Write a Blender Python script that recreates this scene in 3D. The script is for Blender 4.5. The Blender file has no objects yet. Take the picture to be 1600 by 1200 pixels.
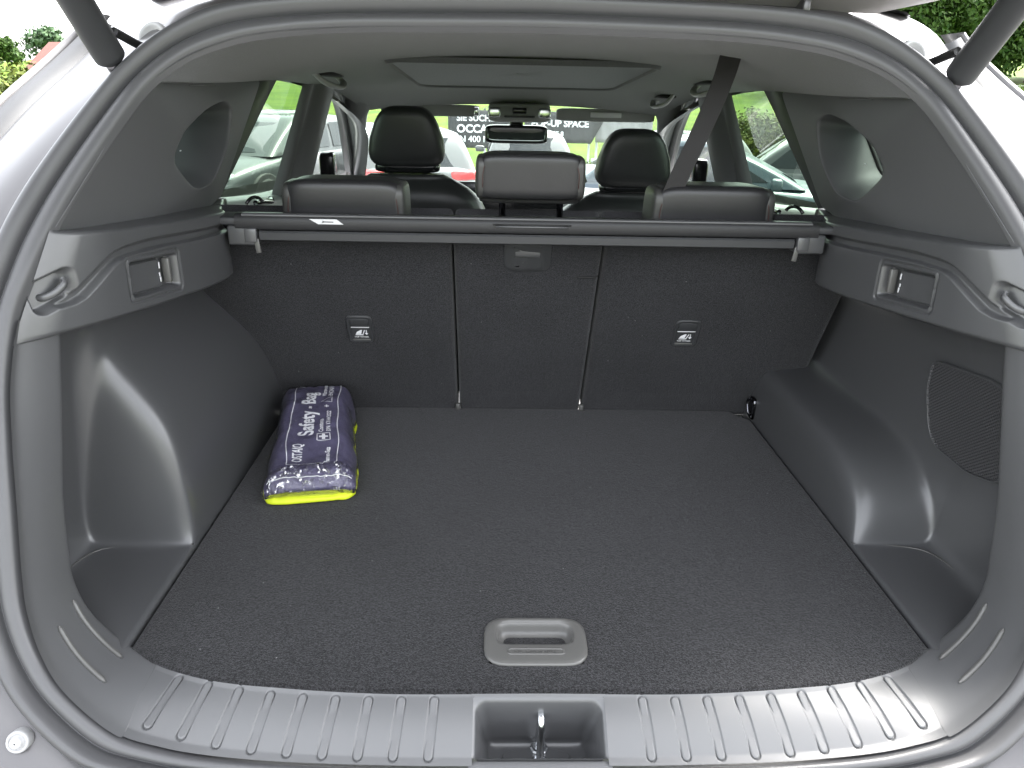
import bpy, bmesh, math, random
from mathutils import Vector, Matrix, noise
random.seed(7)
rad = math.radians
scn = bpy.context.scene
COL = scn.collection

# ------------------------------------------------------------------ camera
YAW, PITCH, ROLL = rad(1.589), rad(21.181), rad(1.223)
fwd = Vector((math.sin(YAW)*math.cos(PITCH), math.cos(YAW)*math.cos(PITCH), -math.sin(PITCH)))
rgt = Vector((math.cos(YAW), -math.sin(YAW), 0)); upv = rgt.cross(fwd)
cr_, sr_ = math.cos(ROLL), math.sin(ROLL)
r2 = rgt*cr_ + upv*sr_; u2 = upv*cr_ - rgt*sr_
camd = bpy.data.cameras.new('camera'); cam = bpy.data.objects.new('camera', camd); COL.objects.link(cam)
cam.matrix_world = Matrix(((r2.x, u2.x, -fwd.x, -.0648), (r2.y, u2.y, -fwd.y, 0), (r2.z, u2.z, -fwd.z, .7268), (0, 0, 0, 1)))
camd.sensor_width = 36; camd.lens = 1164.8/1600*36; camd.clip_start = .02; camd.clip_end = 900
scn.camera = cam
# ------------------------------------------------------------------ sky, sun, exposure
SUN_EL, SUN_AZ = rad(58), rad(40)      # azimuth clockwise from +Y: high over the bonnet, veiled by thin cloud
w = bpy.data.worlds.new('World'); scn.world = w; w.use_nodes = True
nt = w.node_tree; bg = nt.nodes['Background']
sky = nt.nodes.new('ShaderNodeTexSky'); sky.sky_type = 'NISHITA'; sky.sun_disc = False
sky.sun_elevation = SUN_EL; sky.sun_rotation = SUN_AZ
sky.air_density = 1.0; sky.dust_density = 4.0; sky.ozone_density = 1.0
hs_ = nt.nodes.new('ShaderNodeHueSaturation'); hs_.inputs['Saturation'].default_value = .20   # milky overcast
nt.links.new(sky.outputs[0], hs_.inputs['Color']); nt.links.new(hs_.outputs[0], bg.inputs[0]); bg.inputs[1].default_value = .15
sd = bpy.data.lights.new('sun', 'SUN'); sd.energy = 1.5; sd.angle = rad(20); sd.color = (1, .96, .9)
so = bpy.data.objects.new('sun', sd); COL.objects.link(so)
sdir = Vector((math.sin(SUN_AZ)*math.cos(SUN_EL), math.cos(SUN_AZ)*math.cos(SUN_EL), math.sin(SUN_EL)))
so.rotation_euler = sdir.to_track_quat('Z', 'Y').to_euler(); so.location = sdir*30
scn.view_settings.view_transform = 'Standard'; scn.view_settings.look = 'None'
scn.view_settings.exposure = 3.45; scn.view_settings.gamma = 1; scn.view_settings.use_curve_mapping = False

# ------------------------------------------------------------------ materials
def nodes(name):
    m = bpy.data.materials.new(name); m.use_nodes = True
    return m, m.node_tree, m.node_tree.nodes['Principled BSDF']
def mat(name, col, rough=.5, metal=0, spec=.5, bump=None, var=None, coat=0, rvar=0, sheen=0):
    m, t, p = nodes(name); L = t.links.new
    p.inputs['Base Color'].default_value = (*col, 1); p.inputs['Roughness'].default_value = rough
    p.inputs['Metallic'].default_value = metal; p.inputs['Specular IOR Level'].default_value = spec
    if coat: p.inputs['Coat Weight'].default_value = coat; p.inputs['Coat Roughness'].default_value = .05
    if sheen: p.inputs['Sheen Weight'].default_value = sheen; p.inputs['Sheen Roughness'].default_value = .6
    tc = t.nodes.new('ShaderNodeTexCoord')
    if bump:
        n = t.nodes.new('ShaderNodeTexNoise'); n.inputs['Scale'].default_value = bump[0]; n.inputs['Detail'].default_value = 3
        L(tc.outputs['Object'], n.inputs['Vector'])
        b = t.nodes.new('ShaderNodeBump'); b.inputs['Strength'].default_value = bump[1]; b.inputs['Distance'].default_value = bump[2]
        L(n.outputs['Fac'], b.inputs['Height']); L(b.outputs[0], p.inputs['Normal'])
    if var:
        n = t.nodes.new('ShaderNodeTexNoise'); n.inputs['Scale'].default_value = var[0]; n.inputs['Detail'].default_value = 4
        L(tc.outputs['Object'], n.inputs['Vector'])
        c = t.nodes.new('ShaderNodeValToRGB'); c.color_ramp.elements[0].position = .3; c.color_ramp.elements[1].position = .7
        c.color_ramp.elements[0].color = (*[x*(1-var[1]) for x in col], 1); c.color_ramp.elements[1].color = (*[min(1, x*(1+var[1])) for x in col], 1)
        L(n.outputs['Fac'], c.inputs[0]); L(c.outputs[0], p.inputs['Base Color'])
    if rvar:
        n = t.nodes.new('ShaderNodeTexNoise'); n.inputs['Scale'].default_value = 9; n.inputs['Detail'].default_value = 6
        L(tc.outputs['Object'], n.inputs['Vector'])
        mr = t.nodes.new('ShaderNodeMapRange'); mr.inputs[1].default_value = .3; mr.inputs[2].default_value = .7
        mr.inputs[3].default_value = rough-rvar; mr.inputs[4].default_value = rough+rvar
        L(n.outputs['Fac'], mr.inputs[0]); L(mr.outputs[0], p.inputs['Roughness'])
    return m
def carpet(name, dark, light, scale, bs):
    m, t, p = nodes(name); L = t.links.new
    tc = t.nodes.new('ShaderNodeTexCoord'); p.inputs['Roughness'].default_value = .95; p.inputs['Specular IOR Level'].default_value = .15
    p.inputs['Sheen Weight'].default_value = .15; p.inputs['Sheen Roughness'].default_value = .5
    n = t.nodes.new('ShaderNodeTexNoise'); n.inputs['Scale'].default_value = scale; n.inputs['Detail'].default_value = 3; n.inputs['Roughness'].default_value = .7
    L(tc.outputs['Object'], n.inputs['Vector'])
    c = t.nodes.new('ShaderNodeValToRGB'); c.color_ramp.elements[0].position = .40; c.color_ramp.elements[1].position = .66
    c.color_ramp.elements[0].color = (*dark, 1); c.color_ramp.elements[1].color = (*light, 1)
    L(n.outputs['Fac'], c.inputs[0])
    n2 = t.nodes.new('ShaderNodeTexNoise'); n2.inputs['Scale'].default_value = 5; n2.inputs['Detail'].default_value = 5
    L(tc.outputs['Object'], n2.inputs['Vector'])
    mr = t.nodes.new('ShaderNodeMapRange'); mr.inputs[1].default_value = .3; mr.inputs[2].default_value = .7; mr.inputs[3].default_value = .85; mr.inputs[4].default_value = 1.15
    L(n2.outputs['Fac'], mr.inputs[0])
    mx = t.nodes.new('ShaderNodeMix'); mx.data_type = 'RGBA'; mx.blend_type = 'MULTIPLY'; mx.inputs[0].default_value = 1
    L(c.outputs[0], mx.inputs[6]); L(mr.outputs[0], mx.inputs[7])
    # sparse pale lint
    v = t.nodes.new('ShaderNodeTexVoronoi'); v.inputs['Scale'].default_value = 26
    L(tc.outputs['Object'], v.inputs['Vector'])
    lt = t.nodes.new('ShaderNodeMath'); lt.operation = 'LESS_THAN'; lt.inputs[1].default_value = .028
    L(v.outputs['Distance'], lt.inputs[0])
    mx2 = t.nodes.new('ShaderNodeMix'); mx2.data_type = 'RGBA'; mx2.inputs[7].default_value = (.16, .16, .16, 1)
    L(lt.outputs[0], mx2.inputs[0]); L(mx.outputs[2], mx2.inputs[6])
    L(mx2.outputs[2], p.inputs['Base Color'])
    b = t.nodes.new('ShaderNodeBump'); b.inputs['Strength'].default_value = bs; b.inputs['Distance'].default_value = .002
    L(n.outputs['Fac'], b.inputs['Height']); L(b.outputs[0], p.inputs['Normal'])
    return m
def glass(name, tint, refl=1.0, ior=1.45):
    m = bpy.data.materials.new(name); m.use_nodes = True; t = m.node_tree; t.nodes.clear(); L = t.links.new
    o = t.nodes.new('ShaderNodeOutputMaterial'); tr = t.nodes.new('ShaderNodeBsdfTransparent'); tr.inputs[0].default_value = (*tint, 1)
    g = t.nodes.new('ShaderNodeBsdfGlossy'); g.inputs['Roughness'].default_value = .02
    lw = t.nodes.new('ShaderNodeLayerWeight'); fr = t.nodes.new('ShaderNodeMath'); fr.operation = 'POWER'; fr.inputs[1].default_value = 4; L(lw.outputs['Facing'], fr.inputs[0])
    mm = t.nodes.new('ShaderNodeMath'); mm.operation = 'MULTIPLY_ADD'; mm.inputs[1].default_value = refl*.7; mm.inputs[2].default_value = .025*refl; mm.use_clamp = True
    mx = t.nodes.new('ShaderNodeMixShader'); L(fr.outputs[0], mm.inputs[0]); L(mm.outputs[0], mx.inputs[0])
    L(tr.outputs[0], mx.inputs[1]); L(g.outputs[0], mx.inputs[2]); L(mx.outputs[0], o.inputs[0])
    return m
M = {}
M['trim'] = mat('grained_black_plastic', (.060, .061, .063), .34, spec=.75, bump=(1300, .10, .0003))
M['pillar'] = mat('pillar_plastic', (.092, .093, .095), .5, spec=.5, bump=(1300, .1, .0003))
M['sill'] = mat('satin_black_plastic', (.080, .081, .083), .44, spec=.65, bump=(1300, .12, .0003))
M['trim2'] = mat('dark_grey_plastic', (.034, .035, .037), .5, spec=.5, bump=(900, .2, .0005))
M['head'] = mat('headliner_fabric', (.088, .091, .094), .9, spec=.2, bump=(1200, .3, .0006), var=(300, .12), sheen=.2)
M['blind'] = mat('sunroof_blind_fabric', (.28, .294, .294), .9, spec=.2, bump=(1200, .3, .0006), var=(300, .1))
M['carpet'] = carpet('boot_carpet', (.001, .001, .0011), (.031, .031, .0335), 420, .9)
M['seatcarpet'] = carpet('seat_back_carpet', (.010, .010, .011), (.041, .041, .045), 520, .6)
M['rubber'] = mat('seal_rubber', (.055, .055, .057), .40, spec=.55, bump=(500, .06, .0003))
M['paint'] = mat('silver_paint', (.085, .082, .084), .32, metal=.3, spec=.5, coat=.4, bump=(3000, .03, .0002))
M['paint_lit'] = mat('silver_paint_lit', (.30, .285, .28), .40, metal=.2, coat=.2)  # body silver made lighter for the tailgate: bounce light put into the colour
M['leather'] = mat('black_leather', (.019, .019, .020), .38, spec=.5, bump=(700, .25, .0008), var=(12, .12))
M['leather_side'] = mat('grey_leather', (.04, .04, .038), .42, spec=.5, bump=(700, .25, .0008))
M['stitch'] = mat('red_thread', (.045, .015, .012), .7)
M['cassette'] = mat('cassette_vinyl', (.020, .020, .021), .5, spec=.4, bump=(900, .2, .0005))
M['chrome'] = mat('zinc_plated_steel', (.72, .74, .76), .18, metal=1, bump=(400, .15, .0004))
M['darkmetal'] = mat('dark_chrome', (.12, .12, .13), .15, metal=1)
M['black'] = mat('black_gloss', (.008, .008, .009), .18)
M['matte'] = mat('matte_black', (.012, .012, .012), .7)
M['grey'] = mat('light_grey_plastic', (.34, .34, .34), .42, bump=(900, .15, .0004))
M['white'] = mat('white_print', (.78, .78, .80), .5)
M['sticker'] = mat('pale_sticker', (.55, .55, .56), .5)
M['belt'] = mat('belt_webbing', (.024, .023, .023), .75, spec=.3, bump=(1500, .5, .0008))
M['grip'] = mat('grip_plastic', (.085, .084, .08), .33, bump=(800, .3, .0006))
M['purple'] = mat('purple_nylon', (.092, .083, .140), .45, spec=.5, bump=(60, .5, .004), var=(30, .15))
M['hivis'] = mat('yellow_hi_vis_fabric', (.50, .58, .012), .6, bump=(50, .4, .003))
M['visor'] = mat('visor_fabric', (.26, .26, .26), .9, bump=(1200, .2, .0005))
M['sideglass'] = glass('green_tinted_glass', (.40, .52, .42))
M['privacy'] = glass('dark_privacy_glass', (.10, .125, .11), .8)
M['screen'] = glass('windscreen_glass', (.72, .80, .76))
M['wrap'] = glass('clear_plastic_wrap', (.97, .97, .97), 1.6)
wt = M['wrap'].node_tree
wn = wt.nodes.new('ShaderNodeTexNoise'); wn.inputs['Scale'].default_value = 70; wn.inputs['Detail'].default_value = 4; wn.inputs['Distortion'].default_value = 1.5
wb = wt.nodes.new('ShaderNodeBump'); wb.inputs['Strength'].default_value = 1; wb.inputs['Distance'].default_value = .006
wc = wt.nodes.new('ShaderNodeTexCoord'); wt.links.new(wc.outputs['Object'], wn.inputs['Vector']); wt.links.new(wn.outputs['Fac'], wb.inputs['Height'])
for n_ in wt.nodes:
    if n_.type == 'BSDF_GLOSSY': wt.links.new(wb.outputs[0], n_.inputs['Normal']); n_.inputs['Roughness'].default_value = .08
M['crinkle'] = glass('crinkled_plastic_wrap', (.94, .94, .95), 1.0)
wt = M['crinkle'].node_tree
wn = wt.nodes.new('ShaderNodeTexNoise'); wn.inputs['Scale'].default_value = 48; wn.inputs['Detail'].default_value = 3; wn.inputs['Distortion'].default_value = 2
wc = wt.nodes.new('ShaderNodeTexCoord'); wt.links.new(wc.outputs['Object'], wn.inputs['Vector'])
wr = wt.nodes.new('ShaderNodeMapRange'); wr.inputs[1].default_value = .52; wr.inputs[2].default_value = .66; wr.inputs[3].default_value = .02; wr.inputs[4].default_value = .55
wt.links.new(wn.outputs['Fac'], wr.inputs[0])
for n_ in wt.nodes:
    if n_.type == 'MIX_SHADER': wt.links.new(wr.outputs[0], n_.inputs[0])
    if n_.type == 'BSDF_GLOSSY': n_.inputs['Roughness'].default_value = .22
M['mirror'] = mat('mirror_glass', (.16, .19, .18), .05, metal=1)
# perforated loudspeaker cover: fine relief
def grille():
    m, t, p = nodes('perforated_plastic'); L = t.links.new
    p.inputs['Base Color'].default_value = (.04, .04, .042, 1); p.inputs['Roughness'].default_value = .5
    tc = t.nodes.new('ShaderNodeTexCoord'); v = t.nodes.new('ShaderNodeTexVoronoi'); v.voronoi_dimensions = '2D'; v.inputs['Scale'].default_value = 210; v.inputs['Randomness'].default_value = 0
    sx_ = t.nodes.new('ShaderNodeSeparateXYZ'); cx_ = t.nodes.new('ShaderNodeCombineXYZ'); L(tc.outputs['Object'], sx_.inputs[0]); L(sx_.outputs['Y'], cx_.inputs['X']); L(sx_.outputs['Z'], cx_.inputs['Y'])
    mp = t.nodes.new('ShaderNodeMapping'); mp.inputs['Rotation'].default_value = (0, 0, rad(38))
    L(cx_.outputs[0], mp.inputs[0]); L(mp.outputs[0], v.inputs['Vector'])
    b = t.nodes.new('ShaderNodeBump'); b.inputs['Strength'].default_value = 1; b.inputs['Distance'].default_value = .003
    L(v.outputs['Distance'], b.inputs['Height']); L(b.outputs[0], p.inputs['Normal'])
    return m
M['grille'] = grille()

# ------------------------------------------------------------------ geometry helpers
ORG = {}
def thing(name, label, cat, loc=(0, 0, 0), rotz=0, group=None):
    o = bpy.data.objects.new(name, None); COL.objects.link(o); o.location = loc; o.rotation_euler = (0, 0, rotz)
    o.empty_display_size = .1
    o['label'] = label; o['category'] = cat
    if group: o['group'] = group
    ORG[o] = Vector(loc); return o
def local_thing(*a, **k):
    o = thing(*a, **k); ORG[o] = Vector((0, 0, 0)); return o
def part(name, vf, m, parent, smooth=True, sub=0, solid=0, label=None, auto=None):
    vs, fs = vf; og = ORG.get(parent, Vector((0, 0, 0)))
    me = bpy.data.meshes.new(name); me.from_pydata([tuple(Vector(v)-og) for v in vs], [], fs); me.validate(); me.update()
    if smooth: me.polygons.foreach_set('use_smooth', [True]*len(me.polygons))
    me.materials.append(M[m] if isinstance(m, str) else m)
    o = bpy.data.objects.new(name, me); COL.objects.link(o)
    if parent: o.parent = parent; ORG[o] = og
    if auto:
        try: me.set_sharp_from_angle(angle=rad(auto))
        except Exception: pass
    if solid: md = o.modifiers.new('solid', 'SOLIDIFY'); md.thickness = solid; md.offset = 0
    if sub: md = o.modifiers.new('sub', 'SUBSURF'); md.levels = sub; md.render_levels = sub
    if label: o['label'] = label
    return o
def join(*vfs):
    V, F = [], []
    for v, f in vfs:
        n = len(V); V += list(v); F += [tuple(i+n for i in q) for q in f]
    return V, F
def spl(pts, n):                         # Catmull-Rom, n points evenly by arc length
    P = [Vector(p) for p in pts]; D = []
    for i in range(len(P)-1):
        a = P[i-1] if i else P[0]*2-P[1]; b, c = P[i], P[i+1]; d = P[i+2] if i+2 < len(P) else P[-1]*2-P[-2]
        for k in range(16):
            t = k/16; D.append(.5*((2*b)+(c-a)*t+(2*a-5*b+4*c-d)*t*t+(3*b-a-3*c+d)*t**3))
    D.append(P[-1]); L = [0]
    for i in range(1, len(D)): L.append(L[-1]+(D[i]-D[i-1]).length)
    out = []; j = 0
    for i in range(n):
        s = L[-1]*i/(n-1)
        while j < len(L)-2 and L[j+1] < s: j += 1
        t = (s-L[j])/max(1e-9, L[j+1]-L[j]); out.append(D[j].lerp(D[j+1], max(0, min(1, t))))
    return out
def spc(pts, t):                         # Catmull-Rom at control parameter t
    n = len(pts); t = max(0, min(n-1.000001, t)); i = int(t); f = t-i
    P = [Vector(p) for p in (pts[max(0, i-1)], pts[i], pts[min(n-1, i+1)], pts[min(n-1, i+2)])]
    a, b, c, d = P
    return .5*((2*b)+(c-a)*f+(2*a-5*b+4*c-d)*f*f+(3*b-a-3*c+d)*f**3)
def interp(x, xs, ys):
    if x <= xs[0]: return ys[0]
    for i in range(len(xs)-1):
        if x <= xs[i+1]:
            t = (x-xs[i])/(xs[i+1]-xs[i]); return ys[i]+(ys[i+1]-ys[i])*t
    return ys[-1]
def sint(x, xs, ys):                     # smooth interpolation
    if x <= xs[0]: return ys[0]
    if x >= xs[-1]: return ys[-1]
    for i in range(len(xs)-1):
        if x <= xs[i+1]:
            h = xs[i+1]-xs[i]; t = (x-xs[i])/h
            def sl(k):
                if k <= 0: return (ys[1]-ys[0])/(xs[1]-xs[0])
                if k >= len(xs)-1: return (ys[-1]-ys[-2])/(xs[-1]-xs[-2])
                return (ys[k+1]-ys[k-1])/(xs[k+1]-xs[k-1])
            m0, m1 = sl(i)*h, sl(i+1)*h
            return (2*t**3-3*t*t+1)*ys[i]+(t**3-2*t*t+t)*m0+(-2*t**3+3*t*t)*ys[i+1]+(t**3-t*t)*m1
def sm(a, b, x):
    t = max(0, min(1, (x-a)/(b-a))); return t*t*(3-2*t)
def loft(rows, closed=False, cap0=False, cap1=False):
    n = len(rows[0]); V = [Vector(p) for r in rows for p in r]; F = []
    for i in range(len(rows)-1):
        for j in range(n if closed else n-1):
            k = (j+1) % n; F.append((i*n+j, i*n+k, (i+1)*n+k, (i+1)*n+j))
    if cap0: F.append(tuple(range(n)))
    if cap1: F.append(tuple((len(rows)-1)*n+j for j in reversed(range(n))))
    return V, F
def tube(path, r, seg=10, caps=True, flat=1, upd=(0, 0, 1)):
    P = [Vector(p) for p in path]; rows = []
    for i, p in enumerate(P):
        t = (P[min(i+1, len(P)-1)]-P[max(i-1, 0)]).normalized(); a = t.cross(Vector(upd))
        if a.length < 1e-4: a = t.cross(Vector((1, 0, 0)))
        a.normalize(); b = a.cross(t); rr = r(i/(len(P)-1)) if callable(r) else r
        rows.append([p+a*math.cos(q)*rr+b*math.sin(q)*rr*flat for q in [2*math.pi*k/seg for k in range(seg)]])
    return loft(rows, True, caps, caps)
def rpoly(pts, r, k=5):                  # polygon (2-D) with rounded corners
    out = []; n = len(pts)
    for i in range(n):
        p = Vector(pts[i]); a = (Vector(pts[i-1])-p); b = (Vector(pts[(i+1) % n])-p)
        rr = r[i] if isinstance(r, (list, tuple)) else r
        la, lb = min(rr, a.length*.48), min(rr, b.length*.48); A = p+a.normalized()*la; B = p+b.normalized()*lb
        for j in range(k+1):
            t = j/k; out.append((1-t)**2*A+2*t*(1-t)*p+t*t*B)
    return out
def sbox(c, s, e=.35, n=10, taper=None, rot=None):   # soft box (superellipsoid)
    V, F = [], []; c = Vector(c)
    pw = lambda x: math.copysign(abs(x)**e, x)
    na, nb = n*4, n*2
    for i in range(nb+1):
        ph = -math.pi/2+math.pi*i/nb
        for j in range(na):
            th = 2*math.pi*j/na
            p = Vector((pw(math.cos(ph))*pw(math.cos(th))*s[0]/2, pw(math.cos(ph))*pw(math.sin(th))*s[1]/2, pw(math.sin(ph))*s[2]/2))
            if taper: p = taper(p)
            if rot: p = rot @ p
            V.append(c+p)
    for i in range(nb):
        for j in range(na): F.append((i*na+j, i*na+(j+1) % na, (i+1)*na+(j+1) % na, (i+1)*na+j))
    return V, F
def box(c, s, bev=.003, rot=None, seg=2):
    bm = bmesh.new(); bmesh.ops.create_cube(bm, size=1)
    bmesh.ops.scale(bm, vec=s, verts=bm.verts)
    if bev: bmesh.ops.bevel(bm, geom=list(bm.edges), offset=bev, segments=seg, affect='EDGES', profile=.5)
    if rot: bmesh.ops.rotate(bm, cent=(0, 0, 0), matrix=rot, verts=bm.verts)
    bmesh.ops.translate(bm, vec=c, verts=bm.verts); bm.verts.index_update()
    r = [v.co.copy() for v in bm.verts], [tuple(v.index for v in f.verts) for f in bm.faces]; bm.free(); return r
def frame(fn, vf):                       # map vertices through fn
    return [fn(Vector(v)) for v in vf[0]], vf[1]
def prism(outline, h0, h1, bev=.002):    # outline in local xy, extruded along local z, with softened top edge
    c = sum((Vector(p) for p in outline), Vector((0, 0)))/len(outline)
    ins = [Vector(p)+(c-Vector(p)).normalized()*bev for p in outline]
    rows = [[(p[0], p[1], h0) for p in outline], [(p[0], p[1], h1-bev) for p in outline],
            [(p[0]*.7+q[0]*.3, p[1]*.7+q[1]*.3, h1-bev*.3) for p, q in zip(outline, ins)], [(q[0], q[1], h1) for q in ins]]
    return loft(rows, True, True, True)
def capsule2(a, b, r, k=8):
    a, b = Vector(a), Vector(b); d = (b-a).normalized(); n = Vector((-d.y, d.x)); out = []
    for i in range(k+1):
        q = math.pi*i/k; out.append(b+n*math.cos(q)*r+d*math.sin(q)*r)
    for i in range(k+1):
        q = math.pi*i/k; out.append(a-n*math.cos(q)*r-d*math.sin(q)*r)
    return out
def lathe(prof, seg=24, axis='y'):
    rows = []
    for (r, h) in prof:
        rows.append([(r*math.cos(q), h, r*math.sin(q)) if axis == 'y' else (r*math.cos(q), r*math.sin(q), h) for q in [2*math.pi*k/seg for k in range(seg)]])
    return loft(rows, True)
def text(body, size, align='LEFT', extrude=0, spacing=1.0, bold=0):
    cu = bpy.data.curves.new('t', 'FONT'); cu.body = body; cu.size = size; cu.align_x = align; cu.extrude = extrude
    cu.space_character = spacing; cu.offset = bold; cu.resolution_u = 3
    o = bpy.data.objects.new('t', cu); COL.objects.link(o)
    dg = bpy.context.evaluated_depsgraph_get(); me = bpy.data.meshes.new_from_object(o.evaluated_get(dg))
    r = [v.co.copy() for v in me.vertices], [tuple(p.vertices) for p in me.polygons]
    bpy.data.objects.remove(o); bpy.data.curves.remove(cu); bpy.data.meshes.remove(me); return r
def mx(pts, s): return [Vector((p[0]*s, p[1], p[2])) for p in pts]
def mxv(vf, s): return mx(vf[0], s), ([tuple(reversed(f)) for f in vf[1]] if s < 0 else vf[1])

# ================================================================== THE CAR
GZ = -.75
car = thing('car', 'silver SUV with its tailgate raised, showing the empty black boot', 'car', (0, 2.2, GZ))
# aperture curves for one half (x, y, z): inner and outer edge of the rubber seal, outer body corner
SI = [(0, .690, -.052), (.15, .690, -.052), (.30, .692, -.048), (.40, .695, -.041), (.467, .698, -.029), (.524, .706, -.012), (.588, .729, .030), (.623, .750, .070),
      (.643, .770, .115), (.652, .79, .16), (.660, .82, .231), (.669, .852, .303), (.677, .888, .375), (.673, .924, .448), (.660, .955, .50), (.648, .988, .543),
      (.626, 1.04, .604), (.588, 1.107, .682), (.556, 1.149, .733), (.515, 1.183, .770), (.46, 1.207, .794), (.40, 1.220, .807), (.30, 1.228, .817), (.15, 1.232, .821), (0, 1.234, .823)]
SO = [(0, .665, -.070), (.15, .665, -.070), (.31, .668, -.068), (.43, .672, -.064), (.52, .682, -.052), (.575, .692, -.036), (.637, .718, .012), (.675, .745, .060),
      (.697, .768, .115), (.708, .79, .165), (.714, .82, .235), (.722, .852, .305), (.728, .89, .38), (.724, .928, .455), (.714, .962, .51), (.702, 1.0, .56),
      (.683, 1.045, .61), (.645, 1.108, .682), (.605, 1.162, .744), (.560, 1.208, .793), (.50, 1.243, .832), (.425, 1.260, .849), (.31, 1.267, .857), (.15, 1.271, .862), (0, 1.273, .865)]
BC = [(0, .63, -.10), (.15, .63, -.10), (.32, .63, -.10), (.45, .635, -.10), (.56, .64, -.095), (.64, .645, -.08), (.72, .66, -.04), (.77, .67, .03),
      (.80, .69, .10), (.82, .71, .16), (.835, .75, .235), (.845, .80, .305), (.85, .86, .38), (.845, .93, .455), (.835, .99, .51), (.825, 1.05, .56),
      (.812, 1.12, .61), (.79, 1.24, .69), (.765, 1.34, .75), (.735, 1.40, .80), (.69, 1.42, .85), (.60, 1.42, .88), (.45, 1.40, .895), (.2, 1.40, .905), (0, 1.40, .908)]
EC = [(0, .768, -.0025), (.15, .768, -.0025), (.30, .7715, -.0025), (.40, .781, -.0025), (.467, .797, -.0025), (.53, .825, -.003), (.585, .855, .005), (.625, .870, .042),
      (.645, .882, .085), (.650, .893, .125), (.652, .91, .20), (.652, .935, .275), (.652, .96, .35), (.652, .985, .43)]
NT = 24
# ---- weather strip: lip + bulb swept round the aperture
prof = [(-.06, -.008), (0, 0), (.04, .0045), (.15, .0075), (.30, .0075), (.41, .004), (.455, -.004), (.49, .003), (.56, .012), (.68, .0175), (.80, .0165), (.92, .010), (1.0, .001), (1.03, -.014)]
ring = []
for s in (1, -1):
    half = []
    for i in range(NT*5+1):
        t = i/5; a, b = spc(SI, t), spc(SO, t); t2 = min(NT, t+.1); t1 = max(0, t-.1)
        tg = spc(SI, t2)-spc(SI, t1); d = b-a; n = tg.cross(d).normalized()
        if n.y > 0: n = -n
        half.append([Vector((q.x*s, q.y, q.z)) for q in [a+d*u+n*h*1.15 for u, h in prof]])
    ring.append(half)
rows = ring[0] + list(reversed(ring[1]))[1:-1]
V, F = loft(rows, False); n = len(prof)
F += [((len(rows)-1)*n+j, (len(rows)-1)*n+j+1, j+1, j) for j in range(n-1)]
part('weather_strip', (V, F), 'rubber', car, sub=1)

# ---- silver body flange outside the seal, and outer skin
rows = []
for s in (1, -1):
    half = []
    for i in range(NT*3+1):
        t = i/3; o_, b_ = spc(SO, t), spc(BC, t); lo = sm(7, 3, t)
        col = [o_+Vector((0, .03, 0)), o_+Vector((0, .022, 0))+(b_-o_)*.03, o_.lerp(b_, .16)+Vector((0, .02*(1-lo), -.006)), o_.lerp(b_, .30)+Vector((0, .006, 0)), o_.lerp(b_, .62), o_.lerp(b_, .92), b_,
               b_+Vector((.012*(1-lo), .012, -.004)), b_+Vector((.02*(1-lo), .045, -.02*lo))]
        half.append([Vector((q.x*s, q.y, q.z)) for q in col])
    rows += half if s > 0 else list(reversed(half))[1:-1]
V, F = loft(rows); n = 9
F += [((len(rows)-1)*n+j, (len(rows)-1)*n+j+1, j+1, j) for j in range(n-1)]
part('body_flange', (V, F), 'paint', car, sub=1)
for s in (1, -1):
    # black garnish strip along the rear pillar and the silver edge beyond it
    a = [spc(BC, 11+i*.25)+Vector((.02, .045, 0)) for i in range(35)]
    a = [p-Vector((.020, .045, 0)) for p in a]
    rr = [[p+Vector((.004, .016, -.002)) for p in a], [p+Vector((.016, .010, .002)) for p in a], [p+Vector((.040, .022, .012)) for p in a], [p+Vector((.046, .045, .014)) for p in a]]
    part('pillar_garnish', mxv(loft(rr), s), 'trim2', car)
    rr = [[p+Vector((.046, .046, .014)) for p in a], [p+Vector((.050, .034, .018)) for p in a], [p+Vector((.056, .040, .022)) for p in a], [p+Vector((.056, .12, .022)) for p in a]]
    part('pillar_edge', mxv(loft(rr), s), 'paint', car)
    # quarter panel and side skin below the windows
    rows = []
    for y, dx in ((.66, -.06), (.72, -.03), (.85, .0), (1.2, .03), (1.75, .045), (2.6, .05), (3.5, .04), (4.2, .0)):
        zt = interp(y, [.66, .85, 1.2, 1.75, 4.2], [.0, .34, .50, .47, .34])
        rows.append([Vector((x+dx, y, z)) for x, z in ((.86, zt), (.875, zt-.03), (.885, zt*.55), (.88, 0), (.875, -.15), (.84, -.42), (.80, -.5))])
    part('side_panel', mxv(loft(rows), s), 'paint', car, sub=1)
    # rear lamp on the body corner
    # bumper stop button
    q = Vector((.635*s, .698, -.016))
    nr = Vector((-.1*s, -.9, .42)).normalized(); R_ = nr.to_track_quat('Z', 'Y').to_matrix()
    b = part('bumper_stop', frame(lambda v: q+R_@v, lathe([(.0135, -.010), (.0135, .002), (.0125, .004), (.010, .0042), (.0095, .0025), (.0082, .0025), (.0072, .0075), (.0055, .0092), (.001, .0095)], 28, 'z')), 'grey', car)
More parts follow.
